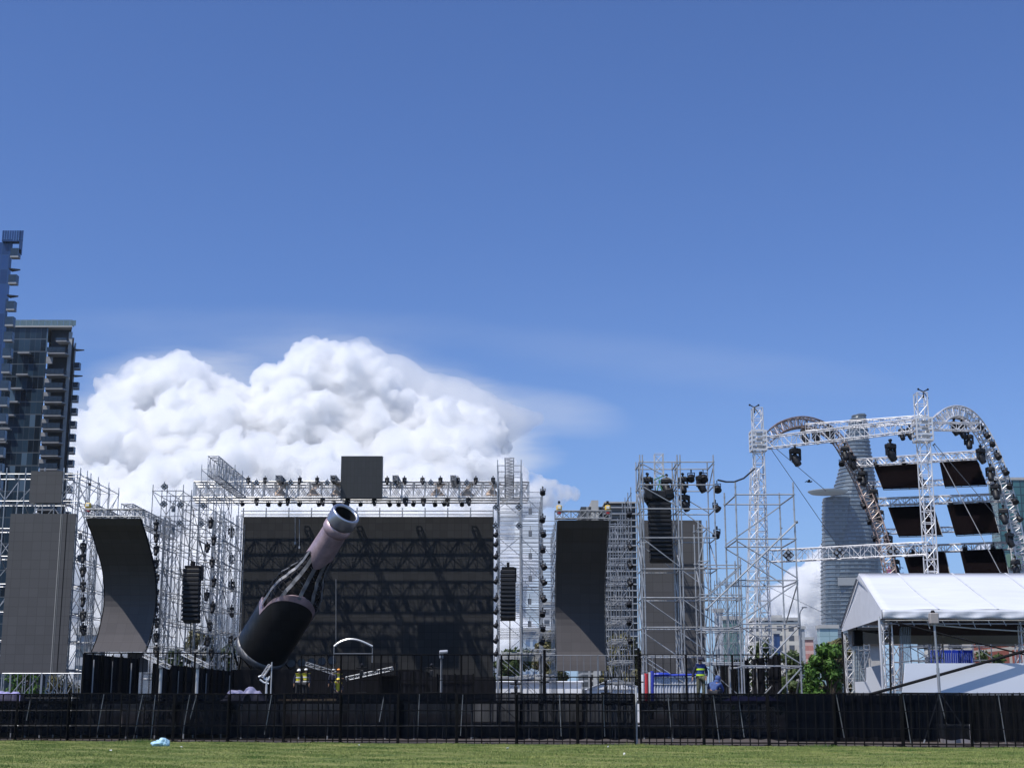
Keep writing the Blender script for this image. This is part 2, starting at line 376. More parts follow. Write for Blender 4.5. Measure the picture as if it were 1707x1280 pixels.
# ------------------------------------------------------------------ ground
def FD(x): return 55.86-.238*x          # the black fence runs slightly askew
def ground():
    m = bpy.data.materials.new('grass ground'); m.use_nodes = True; nt = m.node_tree; N = nt.nodes.new; L = nt.links.new; b = nt.nodes['Principled BSDF']
    b.inputs['Roughness'].default_value = .95; b.inputs['Specular IOR Level'].default_value = .15
    tc = N('ShaderNodeTexCoord')
    def ns(sc_, st, d=6):
        mp = N('ShaderNodeMapping'); mp.inputs['Scale'].default_value = st; L(tc.outputs['Object'], mp.inputs[0])
        n = N('ShaderNodeTexNoise'); n.inputs['Scale'].default_value = sc_; n.inputs['Detail'].default_value = d; n.inputs['Roughness'].default_value = .65; L(mp.outputs[0], n.inputs['Vector']); return n.outputs[0]
    a = ns(.35, (1, 1.6, 1)); c = ns(3.2, (1, 1, 1)); 
    r1 = N('ShaderNodeValToRGB'); e = r1.color_ramp.elements; e[0].position = .35; e[0].color = (.08, .125, .035, 1); e[1].position = .62; e[1].color = (.26, .26, .10, 1)
    L(a, r1.inputs[0]); r2 = N('ShaderNodeValToRGB'); e = r2.color_ramp.elements; e[0].position = .3; e[0].color = (.45, .5, .4, 1); e[1].position = .7; e[1].color = (1.2, 1.15, 1.05, 1); L(c, r2.inputs[0])
    mm = N('ShaderNodeMixRGB'); mm.blend_type = 'MULTIPLY'; mm.inputs[0].default_value = 1; L(r1.outputs[0], mm.inputs[1]); L(r2.outputs[0], mm.inputs[2]); L(mm.outputs[0], b.inputs['Base Color'])
    g = MB().grid([[Vector((x, y, 0)) for x in (-9000, -60, 60, 9000)] for y in (-500, 0, 46.9, 9000)])
    tag(g.build('ground', m), kind='structure')
    EARTH = mat('bare reddish earth', (.065, .05, .043), .95, 0, .5, 1.2)
    tag(MB().grid([[Vector((-90, FD(-90)-.35, .006)), Vector((90, FD(90)-.35, .006))], [Vector((-90, 170, .006)), Vector((90, 170, .006))]]).build('earth_path', EARTH), kind='structure')
    tag(MB().grid([[Vector((x, y, .012)) for x in (-9000, 9000)] for y in (169, 9000)]).build('far_ground', mat('distant city ground', (.085, .09, .095), .95, 0, .4, .01)), kind='structure')
    # grass blades, one sheet of stuff; clumps and colour patches by a coarse noise
    rs = np.random.RandomState(3)
    nn = 330000
    x = rs.uniform(-22.5, 19, nn); y = 34.5+27.5*rs.uniform(0, 1, nn)
    ok = y < FD(x)-.12; x, y = x[ok], y[ok]; nn = len(x)
    f = np.sin(x*1.3+1.7*np.sin(y*.7))*np.cos(y*1.1+x*.4)+.6*np.sin(x*3.1+y*2.3)+.5*np.sin(x*7.3-y*4.9)
    h = .022+.016*rs.rand(nn)+.018*np.clip(f, 0, 2)
    edge = (y > FD(x)-1.1)
    q = np.minimum(np.minimum(np.abs(x+14.5)/1.6, np.abs(x-4.2)/1.1), np.abs(x-11)/1.0)
    h = np.where(edge & (q < 1), h+.11*rs.rand(nn)*(1-np.minimum(1, q)), h)
    keep = rs.rand(nn) < np.clip(.58+.42*f, .05, 1); x, y, h = x[keep], y[keep], h[keep]; nn = len(x)
    th = rs.uniform(0, np.pi, nn); wdt = .008+.006*rs.rand(nn); lx = rs.normal(0, .012, nn); ly = rs.normal(0, .012, nn)
    V = np.zeros((nn, 3, 3)); V[:, 0] = np.stack([x-wdt*np.cos(th), y-wdt*np.sin(th), np.zeros(nn)], 1); V[:, 1] = np.stack([x+wdt*np.cos(th), y+wdt*np.sin(th), np.zeros(nn)], 1); V[:, 2] = np.stack([x+lx, y+ly, h], 1)
    me = bpy.data.meshes.new('grass'); me.vertices.add(nn*3); me.vertices.foreach_set('co', V.reshape(-1)); me.loops.add(nn*3); me.loops.foreach_set('vertex_index', np.arange(nn*3)); me.polygons.add(nn); me.polygons.foreach_set('loop_start', np.arange(0, nn*3, 3)); me.update()
    gm = bpy.data.materials.new('grass blades'); gm.use_nodes = True; nt = gm.node_tree; N = nt.nodes.new; L = nt.links.new; b = nt.nodes['Principled BSDF']; b.inputs['Roughness'].default_value = .8; b.inputs['Specular IOR Level'].default_value = .2
    tc = N('ShaderNodeTexCoord'); n1 = N('ShaderNodeTexNoise'); n1.inputs['Scale'].default_value = .5; n1.inputs['Detail'].default_value = 6; n1.inputs['Roughness'].default_value = .7; L(tc.outputs['Object'], n1.inputs['Vector'])
    cr = N('ShaderNodeValToRGB'); e = cr.color_ramp.elements; e[0].position = .36; e[0].color = (.07, .135, .03, 1); e[1].position = .62; e[1].color = (.28, .31, .10, 1); L(n1.outputs[0], cr.inputs[0]); L(cr.outputs[0], b.inputs['Base Color'])
    me.materials.append(gm); o = bpy.data.objects.new('grass', me); C.objects.link(o)
    tag(o, 'short patchy green lawn grass in front of the black fence', 'grass', kind='stuff')
ground()

# ------------------------------------------------------------------ cloud (real lumps, kilometres away)
CLOUD_DENSITY = .10; CLOUD_STEP = .12
sc.cycles.volume_bounces = 14; sc.cycles.max_bounces = 16
def cloud(name, label, big, D, seed, vox, thick=.8, nmid=46, nsm=8, dens=None, disp=1):
    rr = random.Random(seed); rs = np.random.RandomState(seed)
    bm = bmesh.new(); bmesh.ops.create_icosphere(bm, subdivisions=2, radius=1); bm.verts.ensure_lookup_table()
    sv = np.array([v.co[:] for v in bm.verts]); sf = np.array([[v.index for v in f.verts] for f in bm.faces]); bm.free()
    bm = bmesh.new(); bmesh.ops.create_icosphere(bm, subdivisions=1, radius=1)
    sv1 = np.array([v.co[:] for v in bm.verts]); sf1 = np.array([[v.index for v in f.verts] for f in bm.faces]); bm.free()
    S = []
    for (px, py, rp, *dd) in big:
        DD = D+(dd[0] if dd else -max(0, py-720)*1.9); c = P(px, py, DD); r = rp*DD/FL*1.03
        S.append((c, r, 0))
        for _ in range(nmid):
            d = Vector((rr.gauss(0, 1), rr.gauss(0, 1)-.5, rr.gauss(0, 1)+.15)).normalized(); rm = r*rr.uniform(.14, .36)
            cm = c+d*(r*rr.uniform(.74, .95)); S.append((cm, rm, 1))
            for _ in range(nsm):
                d2 = (d+Vector((rr.gauss(0, .7), rr.gauss(0, .7), rr.gauss(0, .7)))).normalized()
                S.append((cm+d2*rm*rr.uniform(.8, 1.0), rm*rr.uniform(.2, .45), 2))
    V = []; Fa = []; k = 0
    for c, r, l in S:
        a, f = (sv, sf) if l < 2 else (sv1, sf1)
        V.append(a*np.array([r, r*thick, r])+np.array(c[:])); Fa.append(f+k); k += len(a)
    V = np.concatenate(V); Fa = np.concatenate(Fa)
    me = bpy.data.meshes.new(name); me.vertices.add(len(V)); me.vertices.foreach_set('co', V.reshape(-1)); me.loops.add(len(Fa)*3); me.loops.foreach_set('vertex_index', Fa.reshape(-1).astype(np.int32)); me.polygons.add(len(Fa)); me.polygons.foreach_set('loop_start', np.arange(0, len(Fa)*3, 3)); me.update()
    m = MATS.get('cloud') if dens is None else None
    if not m:
        m = bpy.data.materials.new('cloud'); m.use_nodes = True; nt = m.node_tree; nt.nodes.clear(); N = nt.nodes.new; L = nt.links.new
        o = N('ShaderNodeOutputMaterial'); v = N('ShaderNodeVolumeScatter'); v.inputs['Color'].default_value = (.999, .986, .964, 1); v.inputs['Anisotropy'].default_value = .35
        g = N('ShaderNodeNewGeometry'); nz = N('ShaderNodeTexNoise'); nz.inputs['Scale'].default_value = .021; nz.inputs['Detail'].default_value = 6; nz.inputs['Roughness'].default_value = .62; L(g.outputs['Position'], nz.inputs['Vector'])
        mr = N('ShaderNodeMapRange'); mr.inputs[1].default_value = .36; mr.inputs[2].default_value = .60; mr.inputs[3].default_value = 0.006; mr.inputs[4].default_value = dens or CLOUD_DENSITY; L(nz.outputs[0], mr.inputs[0]); L(mr.outputs[0], v.inputs['Density'])
        m.cycles.volume_step_rate = CLOUD_STEP
        L(v.outputs[0], o.inputs['Volume'])
        if dens is None: MATS['cloud'] = m
        else: mr.inputs[1].default_value = .25; mr.inputs[2].default_value = .75; m.cycles.volume_step_rate = .3; nz.inputs['Scale'].default_value = .009
    me.materials.append(m); o = bpy.data.objects.new(name, me); C.objects.link(o)
    md = o.modifiers.new('remesh', 'REMESH'); md.mode = 'VOXEL'; md.voxel_size = vox; md.use_smooth_shade = True
    for i, (tt, size, st) in enumerate((('CLOUDS', 80, 28), ('CLOUDS', 30, 18), ('CLOUDS', 13, 15), ('CLOUDS', 6, 9))):
        tx = bpy.data.textures.new(f'cloud noise {name} {i}', tt); tx.noise_scale = size*D/3000; tx.noise_depth = 3 if i < 2 else 2
        dm = o.modifiers.new('displace', 'DISPLACE'); dm.texture = tx; dm.texture_coords = 'GLOBAL'; dm.strength = st*disp*D/3000; dm.mid_level = .45
    md = o.modifiers.new('remesh again', 'REMESH'); md.mode = 'VOXEL'; md.voxel_size = vox; md.use_smooth_shade = True
    sm = o.modifiers.new('smooth', 'SMOOTH'); sm.factor = .5; sm.iterations = 3
    return tag(o, label, 'cloud')
cloud('cumulus_cloud', 'huge bright white towering cumulus cloud behind the main stage',
      [(165, 735, 45), (215, 690, 58), (275, 655, 58), (330, 672, 60), (225, 780, 95), (330, 770, 100), (420, 740, 70), (378, 685, 52), (412, 705, 52), (475, 668, 52), (455, 645, 32), (530, 632, 56), (585, 628, 52), (618, 655, 48), (500, 740, 90), (600, 730, 85), (655, 690, 45),
       (690, 720, 55), (740, 735, 55), (790, 715, 42), (812, 735, 34), (690, 800, 80), (780, 790, 62), (830, 800, 42), (420, 840, 100), (560, 850, 100), (300, 880, 110), (170, 850, 70), (720, 880, 90), (790, 890, 62)],
      3000, 5, 2.6)
cloud('cloud_veil', 'smooth white veil of cloud trailing down to the right from the big cumulus', [(600, 632, 62), (655, 655, 66), (700, 685, 70), (750, 690, 66), (795, 700, 54), (835, 704, 40), (868, 702, 25), (895, 697, 14)], 3080, 21, 6, nmid=10, nsm=0, dens=.032, disp=.3)
cloud('lens_cloud', 'small flat white cloud with a pointed right end above the right curved screen', [(850, 835, 34), (885, 824, 30), (915, 821, 24), (938, 822, 17), (956, 825, 10)], 2900, 9, 3.2, nmid=16, nsm=3)
cloud('cumulus_cloud', 'small grey and white cloud low beside the tall glass skyscraper',
      [(1385, 960, 46, 700), (1345, 985, 38, 700), (1310, 1010, 32, 700), (1380, 1030, 60, 700), (1330, 1060, 50, 700), (1290, 1080, 40, 700), (1440, 1010, 60, 700), (1660, 960, 45, 700), (1640, 1040, 60, 700)], 3400, 11, 5.0, nmid=22)
cloud('cumulus_cloud', 'pale low cloud bank on the horizon seen through the left scaffolds',
      [(120, 930, 100, -700), (260, 940, 120, -700), (420, 940, 120, -750), (560, 950, 110, -750), (690, 950, 100, -750), (800, 970, 80, -750), (120, 960, 85, -900), (240, 1000, 100, -900), (380, 980, 90, -900), (60, 1060, 90, -900), (200, 1090, 90, -900), (340, 1090, 100, -900), (500, 1090, 90, -900), (620, 1090, 90, -900), (760, 1070, 75, -900), (850, 1090, 60, -900), (700, 980, 80, -900)], 3300, 12, 4.6, nmid=18, nsm=4)

# ------------------------------------------------------------------ far buildings
GLASSD = gridmat('dark blue tower glass', (.016, .032, .05), (.05, .065, .085), 1.35, 3.2, .10, .16, .0, .75, .45, row_line=(.10, .115, .13), roww=.22, bright=.06)
GLASSB = gridmat('deep blue cladding', (.02, .05, .15), (.03, .07, .17), 1.6, 3.2, .12, .2, 0, .35, .6)
CONC = mat('pale concrete', (.42, .41, .39), .85, 0, .15, .4)
DARKC = mat('dark cladding', (.02, .022, .03), .5, 0, .2)
BALG = mat('smoked balustrade glass', (.03, .05, .08), .12, 0, .2, 1)
SOFF = mat('grey blue soffit', (.27, .275, .29), .8, 0, .2, .5)
def balcony(rt, x0, x1, y, zb, dep, side=None, h=1.15, soffit=SOFF):
    """slab with a smoked glass balustrade around it; y is the facade, it sticks out towards -y (or +x when side)"""
    b = MB()
    if side is None:
        b.prism([(x0, y, zb), (x1-.2, y, zb), (x1, y-dep*.6, zb), (x1-.5, y-dep, zb), (x0, y-dep, zb)], (0, 0, .28)); o = b.build('balcony', soffit, rt)
        g = MB().box((x0+.05, y-dep+.03, zb+.42), (x1-.5, y-dep+.1, zb+.38+h)); g.box((x1-.55, y-dep*.6, zb+.42), (x1-.45, y, zb+.38+h))
        for k in range(5): xx = x0+(x1-x0-.6)*k/4; g.box((xx-.04, y-dep-.03, zb+.38), (xx+.04, y-dep+.03, zb+.45+h))
        g.build('balustrade', BALG, o)
    else:
        b.box((side, x0, zb), (side+dep, x1, zb+.35)); o = b.build('balcony', soffit, rt)
        g = MB().box((side+dep-.08, x0+.05, zb+.4), (side+dep, x1-.05, zb+.35+h)); g.box((side, x0, zb+.4), (side+dep-.1, x0+.06, zb+.35+h)); g.build('balustrade', BALG, o)
    return o
def skewbox(mb, x0, x1, y, z0, z1, dep):
    k = (y+dep)/y*1.004
    return mb.prism([(x0, y, z0), (x1, y, z0), (x1*k, y+dep, z0), (x0*k, y+dep, z0)], (0, 0, z1-z0))
def tower_near():
    D = 290; xr = XA(20, D, 80); z1 = ZA(404, D); rt = thing('apartment_tower', 'deep blue glass apartment tower with angled balconies cut by the left picture edge', 'tower', (xr-8, D, 0))
    skewbox(MB(), xr-30, xr-3.0, D, 0, z1, 25).build('wall', GLASSB, rt)
    skewbox(MB(), xr-3.0+.004, xr-.9, D-.15, 0, z1+.6, 20).build('corner_bay', GLASSB, rt)
    pr = MB()
    for k in range(9): pr.box((xr-3+k*.5, D-.9, z1+.1), (xr-3+k*.5+.42, D-.82, z1+2.3))
    pr.box((xr+.7, D-.9, z1-2.6), (xr+.8, D+.9, z1+2.3))
    pr.box((xr-3, D-.9, z1-.1), (xr+.7, D+.9, z1+.08)); pr.build('roof_parapet', GLASSB, rt)
    z = ZA(432, D); k = 0
    for py, big in ((432, 1), (452, 0), (476, 1), (496, 0), (520, 1), (546, 1), (571, 1), (598, 1), (624, 1), (652, 1), (679, 1), (707, 1), (735, 1), (763, 1), (790, 1), (818, 1), (846, 1)):
        z = ZA(py, D)
        if big: balcony(rt, D-1.2, D+.3, 0, z, 1.7, side=xr-.9, h=1.7)
        else: MB().prism([(xr-.9, D-1.3, z), (xr+1.2, D-.4, z), (xr-.9, D+.6, z)], (0, 0, .3)).build('sunshade', DARKC, rt)
tower_near()
def tower_mid():
    D = 350; xr = XA(117, D, 90); xl = XA(-40, D, 90); z1 = ZA(546, D)
    rt = thing('apartment_tower', 'dark glass apartment tower with stacked white edged balconies and a railed flat roof', 'tower', (xr-6, D, 0))
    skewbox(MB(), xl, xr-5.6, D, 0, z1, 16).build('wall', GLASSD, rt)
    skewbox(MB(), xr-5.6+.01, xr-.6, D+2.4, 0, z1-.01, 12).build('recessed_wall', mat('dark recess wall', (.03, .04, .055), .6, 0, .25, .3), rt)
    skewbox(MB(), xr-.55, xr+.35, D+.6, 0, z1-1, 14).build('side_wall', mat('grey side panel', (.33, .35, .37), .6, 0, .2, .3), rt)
    skewbox(MB(), xl, xr+.5, D-.5, z1+.004, z1+.35, 16).build('roof', CONC, rt)
    g = MB()
    x = xl
    while x < xr+.3: g.box((x, D-.4, z1+.36), (x+1.5, D-.33, z1+1.75)); x += 1.56
    g.box((xr+.38, D-.4, z1+.36), (xr+.45, D+1, z1+1.75)); g.tube((xl, D-.36, z1+1.85), (xr+.4, D-.36, z1+1.85), .06, 4); g.build('roof_railing', mat('teal roof glass', (.13, .19, .21), .2, 0, .2), rt)
    MB().box((XA(22, D, 90), D+5, z1+.36), (XA(44, D, 90), D+10, z1+3.2)).build('roof_plant', CONC, rt)
    MB().tube((XA(46, D, 90), D+2, z1+2.6), (XA(100, D, 90), D+2, z1+2.1), .06, 4).build('roof_pipe', STEEL, rt)
    bx0 = XA(79, D, 80); k = 0
    for py in [592, 628]+[651+22.3*i for i in range(22)]:
        z = ZA(py, D); 
        if z < 3: break
        balcony(rt, bx0, xr-.05, D+2.4, z, 4.0, h=1.3)
        MB().box((bx0-.6, D-.15, z-2.2), (bx0+1.1, D-.05, z-.4)).build('grey_panel', SOFF, rt)
        lx = XA(31-4.8*k, D, 80) if k > 1 else XA(30, D, 80)
        if k < 9: MB().box((lx, D-1.6, z+.1), (lx+2.9, D-.01, z+.45)).build('sunshade', SOFF, rt)
        k += 1
    balcony(rt, XA(91, D, 80), xr-.05, D+2.4, ZA(571, D), 3.4, h=.6)
tower_mid()
def tower_thin():
    D = 362; xl = XA(118, D, 90); z1 = ZA(563, D); rt = thing('apartment_tower', 'narrow dark tower edge with a column of small balconies beside the cloud', 'tower', (xl, D, 0))
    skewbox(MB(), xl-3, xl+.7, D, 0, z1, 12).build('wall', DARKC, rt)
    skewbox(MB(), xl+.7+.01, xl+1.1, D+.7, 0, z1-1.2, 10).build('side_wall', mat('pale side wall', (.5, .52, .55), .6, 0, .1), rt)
    for i in range(28):
        z = ZA(584+(10.5 if i == 1 else 0)+21.6*i, D)
        if z < 3: break
        if i in (0, 2): MB().prism([(xl+1.1, D-.5, z), (xl+3.4, D+.4, z), (xl+1.1, D+1.2, z)], (0, 0, .3)).build('sunshade', DARKC, rt)
        else: balcony(rt, D-.2, D+1.1, 0, z, 1.5, side=xl+1.1, h=1.5, soffit=mat('mid concrete', (.2, .2, .2), .8))
tower_thin()
def unfinished():
    D = 210; x0 = XA(972, D); x1 = XA(1066, D); xm = XA(1012, D); zt = ZA(836, D)
    rt = thing('office_block', 'dark unfinished high rise of stacked floor slabs behind the right curved screen', 'building', ((x0+x1)/2, D, 0))
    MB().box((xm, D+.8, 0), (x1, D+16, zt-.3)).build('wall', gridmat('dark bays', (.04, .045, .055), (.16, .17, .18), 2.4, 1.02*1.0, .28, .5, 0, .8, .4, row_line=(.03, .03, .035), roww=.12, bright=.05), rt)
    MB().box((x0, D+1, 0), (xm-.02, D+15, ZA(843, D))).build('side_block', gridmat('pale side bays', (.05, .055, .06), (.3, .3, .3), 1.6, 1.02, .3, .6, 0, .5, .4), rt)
    MB().box((XA(990, D), D+.4, 0), (XA(1002, D), D+9, ZA(833, D))).build('lift_core', CONC, rt)
    z = 3.0; 
    while z < zt-.2: MB().box((xm-.1, D, z), (x1+.15, D+.79, z+.13)).build('floor_slab', mat('slab grey', (.40, .41, .43), .8), rt); z += .93
    MB().box((xm, D, zt-.2), (x1, D+16, zt)).build('roof', CONC, rt)
unfinished()
def skyscraper():
    D = 1300; s = D/FL
    rt = thing('glass_skyscraper', 'very tall tapering glass skyscraper with a round helipad jutting from its side', 'skyscraper', (XA(1440, D, 100), D+30, 0))
    gm = gridmat('banded tower glass', (.085, .115, .145), (.055, .072, .09), 3.4, 3.62, .5, .3, .1, .45, .6, coord='xy', row_line=(.07, .09, .11), roww=1.5, bright=.0)
    fin = mat('tower floor fins', (.19, .22, .245), .5, .1, .1)
    prof = [(1150, 1384, 1474), (1045, 1384, 1478), (960, 1383, 1482), (900, 1384, 1481), (850, 1391, 1478), (818, 1399, 1474), (790, 1409, 1471), (760, 1416, 1467), (735, 1421, 1463), (710, 1425, 1460), (690, 1430, 1457.5), (682, 1435, 1456.5), (679, 1442, 1456)]
    def sec(px0, px1, z, n=28, dd=44):
        xa, xb = XA(px0, D, z), XA(px1, D, z); cx = (xa+xb)/2; rx = (xb-xa)/2; ry = min(dd, rx*1.1)
        return [(cx+rx*math.copysign(abs(math.cos(t))**.7, math.cos(t)), D+32+ry*math.copysign(abs(math.sin(t))**.9, math.sin(t)), z) for t in [2*math.pi*i/n for i in range(n)]]
    mb = MB(); vs = []; zz = []
    for py, a, b in prof: z = ZA(py, D); zz.append((z, a, b)); vs += sec(a, b, z)
    n = 28; m = len(prof); mb.add(vs, [(k*n+i, k*n+(i+1) % n, (k+1)*n+(i+1) % n, (k+1)*n+i) for k in range(m-1) for i in range(n)]+[tuple(range((m-1)*n, m*n))])
    mb.build('shaft', gm, rt)
    def at(z):
        for k in range(m-1):
            if zz[k][0] <= z <= zz[k+1][0]: t = (z-zz[k][0])/(zz[k+1][0]-zz[k][0]); return zz[k][1]+(zz[k+1][1]-zz[k][1])*t, zz[k][2]+(zz[k+1][2]-zz[k][2])*t
    z = 12.0; k = 0
    while z < zz[-1][0]-1:
        a, b = at(z); o0 = sec(a-1.2, b+1.2, z, n); o1 = sec(a-1.2, b+1.2, z+.7, n)
        MB().add(o0+o1, [(i, (i+1) % n, n+(i+1) % n, n+i) for i in range(n)]+[tuple(range(n-1, -1, -1)), tuple(range(n, 2*n))]).build('floor_fin', fin, rt); z += 3.62; k += 1
    # lower shoulder on the left that carries the helipad
    z1 = ZA(826, D); o0 = []; o1 = []
    lv = [(0, 1379, 1420), (ZA(1040, D), 1381, 1420), (ZA(940, D), 1380, 1422), (ZA(860, D), 1378, 1424), (z1, 1379, 1424)]
    vs = []
    for z, a, b in lv: vs += [(p[0], p[1]-14, p[2]) for p in sec(a, b, z)]
    MB().add(vs, [(k*n+i, k*n+(i+1) % n, (k+1)*n+(i+1) % n, (k+1)*n+i) for k in range(4) for i in range(n)]+[tuple(range(4*n, 5*n))]).build('shoulder', gm, rt)
    z = 12.0
    while z < z1-2:
        i = max(q for q in range(4) if lv[q][0] <= z); t = (z-lv[i][0])/(lv[i+1][0]-lv[i][0]); a = lv[i][1]+(lv[i+1][1]-lv[i][1])*t; b = lv[i][2]+(lv[i+1][2]-lv[i][2])*t
        q0 = [(p[0], p[1]-14, p[2]) for p in sec(a-1.0, b, z)]; q1 = [(p[0], p[1], p[2]+.7) for p in q0]
        if k < 100: MB().add(q0+q1, [(i, (i+1) % n, n+(i+1) % n, n+i) for i in range(n)]+[tuple(range(n-1, -1, -1)), tuple(range(n, 2*n))]).build('shoulder_fin', fin, rt)
        z += 3.62; k += 0
    zh = ZA(819, D); hc = (XA(1379, D, zh), D-2, zh)
    MB().lathe(hc, (0, 0, 1), [(-3.6, 5.5), (-2.2, 15.5), (-.6, 17.8), (0, 18)], 40).build('helipad', mat('pale helipad', (.62, .64, .62), .7), rt)
    MB().box((XA(1398, D, 150)-2, D+2, ZA(975, D)), (XA(1430, D, 150), D+4, ZA(962, D))).build('plant_floor', mat('grey louvre', (.3, .31, .31), .7), rt)
skyscraper()
def block(label, px0, px1, py, D, m, name='far_building', cat='building', dep=None, parts=(), top=None):
    x0 = XA(px0, D); x1 = XA(px1, D); z = ZA(py, D); rt = thing(name, label, cat, ((x0+x1)/2, D, 0))
    MB().box((x0, D, 0), (x1, D+(dep or (x1-x0)*.8), z)).build('wall', m, rt)
    MB().box((x0-.4, D-.4, z+.003), (x1+.4, D+(dep or (x1-x0)*.8)+.4, z+1.1)).build('roof', CONC, rt)
    for (a, b, c, mm) in parts: MB().box((XA(a, D), D+3, z+1.11), (XA(b, D), D+10, ZA(c, D))).build('roof_block', mm, rt)
    return rt
CREAM = gridmat('cream facade', (.55, .50, .43), (.08, .09, .11), 4.2, 3.4, 1.9, .8, 0, .08, .3, row_line=(.62, .58, .5), roww=1.4)
block('cream apartment block with terraced roof behind the open scaffold', 1262, 1337, 1034, 520, CREAM, parts=((1292, 1312, 1024, CONC), (1318, 1334, 1030, CONC)))
block('dark blue glass strip building in front of the cream apartment block', 1294, 1304, 1056, 500, GLASSB)
block('grey apartment block right of the cream one', 1337, 1346, 1048, 540, gridmat('grey windows', (.22, .24, .27), (.42, .43, .44), 3, 3.3, .8, .6, 0, .3, .4))
block('small pink brick building beside the tree', 1341, 1360, 1066, 600, gridmat('pink brick storeys', (.50, .22, .18), (.16, .07, .07), 60, 3.3, .1, .8, 0, .05, .3, row_line=(.62, .40, .34), roww=1.3), parts=((1341, 1350, 1061, CONC),))
block('pale green glass low block at the foot of the skyscraper', 1372, 1402, 1047, 450, gridmat('pale green glass', (.30, .42, .44), (.22, .32, .34), 3.2, 3.4, .3, .3, 0, .1, .5))
block('teal glass tower at the right picture edge', 1687, 1740, 800, 600, gridmat('teal tower glass', (.045, .13, .14), (.02, .05, .06), 3.2, 3.4, .5, .25, 0, .3, .5))
block('white tower block with square windows behind the right scaffold', 905, 929, 1008, 480, gridmat('white windows', (.10, .12, .15), (.66, .67, .68), 3, 3.4, 1.2, .7, 0, .4, .3, roww=1.5))
block('low blue striped office block behind the right line array', 868, 900, 1052, 460, gridmat('blue stripes', (.12, .18, .28), (.40, .46, .52), 2.2, 3.4, .8, .5, 0, .3, .4))
block('dark green netted block behind the lattice tower', 1212, 1240, 1033, 400, mat('green building net', (.10, .19, .18), .8, 0, .3, .1))
block('slim white office tower behind the mid scaffold', 1196, 1210, 1020, 430, gridmat('white strips', (.3, .35, .4), (.6, .61, .63), 2.2, 3.2, .8, .6, 0, .3, .4))
block('long grey low building between the left screens', 122, 162, 1058, 220, gridmat('low grey windows', (.05, .07, .09), (.34, .35, .37), 3.2, 3.3, .6, .6, 0, .4, .4, roww=1.2))
def temple():
    D = 260; rt = block('red brick hall with a dark tiled pitched roof behind the right lighting arch', 1686, 1750, 956, D, gridmat('red brick', (.30, .09, .06), (.45, .40, .34), 3.2, 3.4, .5, .8, 0, .2, .3), dep=20)
    x0, x1, z = XA(1688, D), XA(1750, D), ZA(957, D); c = (x0+x1)/2
    MB().prism([(x0-1, D-1, z+1.2), (x1+1, D-1, z+1.2), (x1-2.2, D-1+4, z+4.0), (x0+2.2, D-1+4, z+4.0)], (0, 8, 0)).build('pitched_roof', mat('dark roof tile', (.05, .10, .07), .7), rt)
    # rooftop letters
    rt = thing('rooftop_sign', 'small blue rooftop letters SC with a pink star', 'sign', (XA(1497, 300), 300, ZA(957, 300)))
    D = 300; fr = MB()
    for px in (1490, 1500, 1509): fr.tube((XA(px, D), D+.3, ZA(975, D)), (XA(px, D), D+.3, ZA(946, D)), .08, 4)
    fr.tube((XA(1489, D), D+.3, ZA(957, D)), (XA(1511, D), D+.3, ZA(957, D)), .08, 4); fr.build('frame', STEEL_D, rt)
    cu = bpy.data.curves.new('letters', 'FONT'); cu.body = 'SC'; cu.size = 2.0; cu.extrude = .12; to = bpy.data.objects.new('tmp', cu)
    dg = bpy.data.meshes.new_from_object(to); dg.name = 'letters'; dg.materials.clear(); dg.materials.append(mat('blue letters', (.10, .18, .36), .5))
    dg.transform(Matrix.Translation(Vector((XA(1500, D), D, ZA(956, D)))-Vector(rt.location)) @ Matrix.Rotation(R(90), 4, 'X'))
    lo = bpy.data.objects.new('letters', dg); C.objects.link(lo); lo.parent = rt; bpy.data.objects.remove(to)
    c = Vector((XA(1494, D), D, ZA(950, D))); pts = []
    for i in range(10): a = math.pi/2+i*math.pi/5; r_ = (.95 if i % 2 == 0 else .42); pts.append(c+Vector((r_*math.cos(a), 0, r_*math.sin(a))))
    MB().prism(pts, (0, .15, 0)).build('star', mat('pink star', (.5, .12, .25), .5), rt)
temple()

# ------------------------------------------------------------------ trees
def leafmat(name, a, b):
    m = bpy.data.materials.new(name); m.use_nodes = True; nt = m.node_tree; N = nt.nodes.new; L = nt.links.new; bs = nt.nodes['Principled BSDF']; bs.inputs['Roughness'].default_value = .6; bs.inputs['Specular IOR Level'].default_value = .3
    g = N('ShaderNodeNewGeometry'); cr = N('ShaderNodeValToRGB'); cr.color_ramp.elements[0].color = a+(1,); cr.color_ramp.elements[1].color = b+(1,)
    L(g.outputs['Random Per Island'], cr.inputs[0]); L(cr.outputs[0], bs.inputs['Base Color']); MATS[name] = m; return m
LEAF1 = leafmat('dark leaves', (.025, .05, .012), (.09, .12, .035)); LEAF2 = leafmat('bright leaves', (.03, .085, .012), (.10, .20, .03)); LEAF3 = leafmat('dry olive leaves', (.05, .055, .02), (.16, .14, .06))
BARK = mat('bark', (.10, .075, .055), .9, 0, .3, 3)
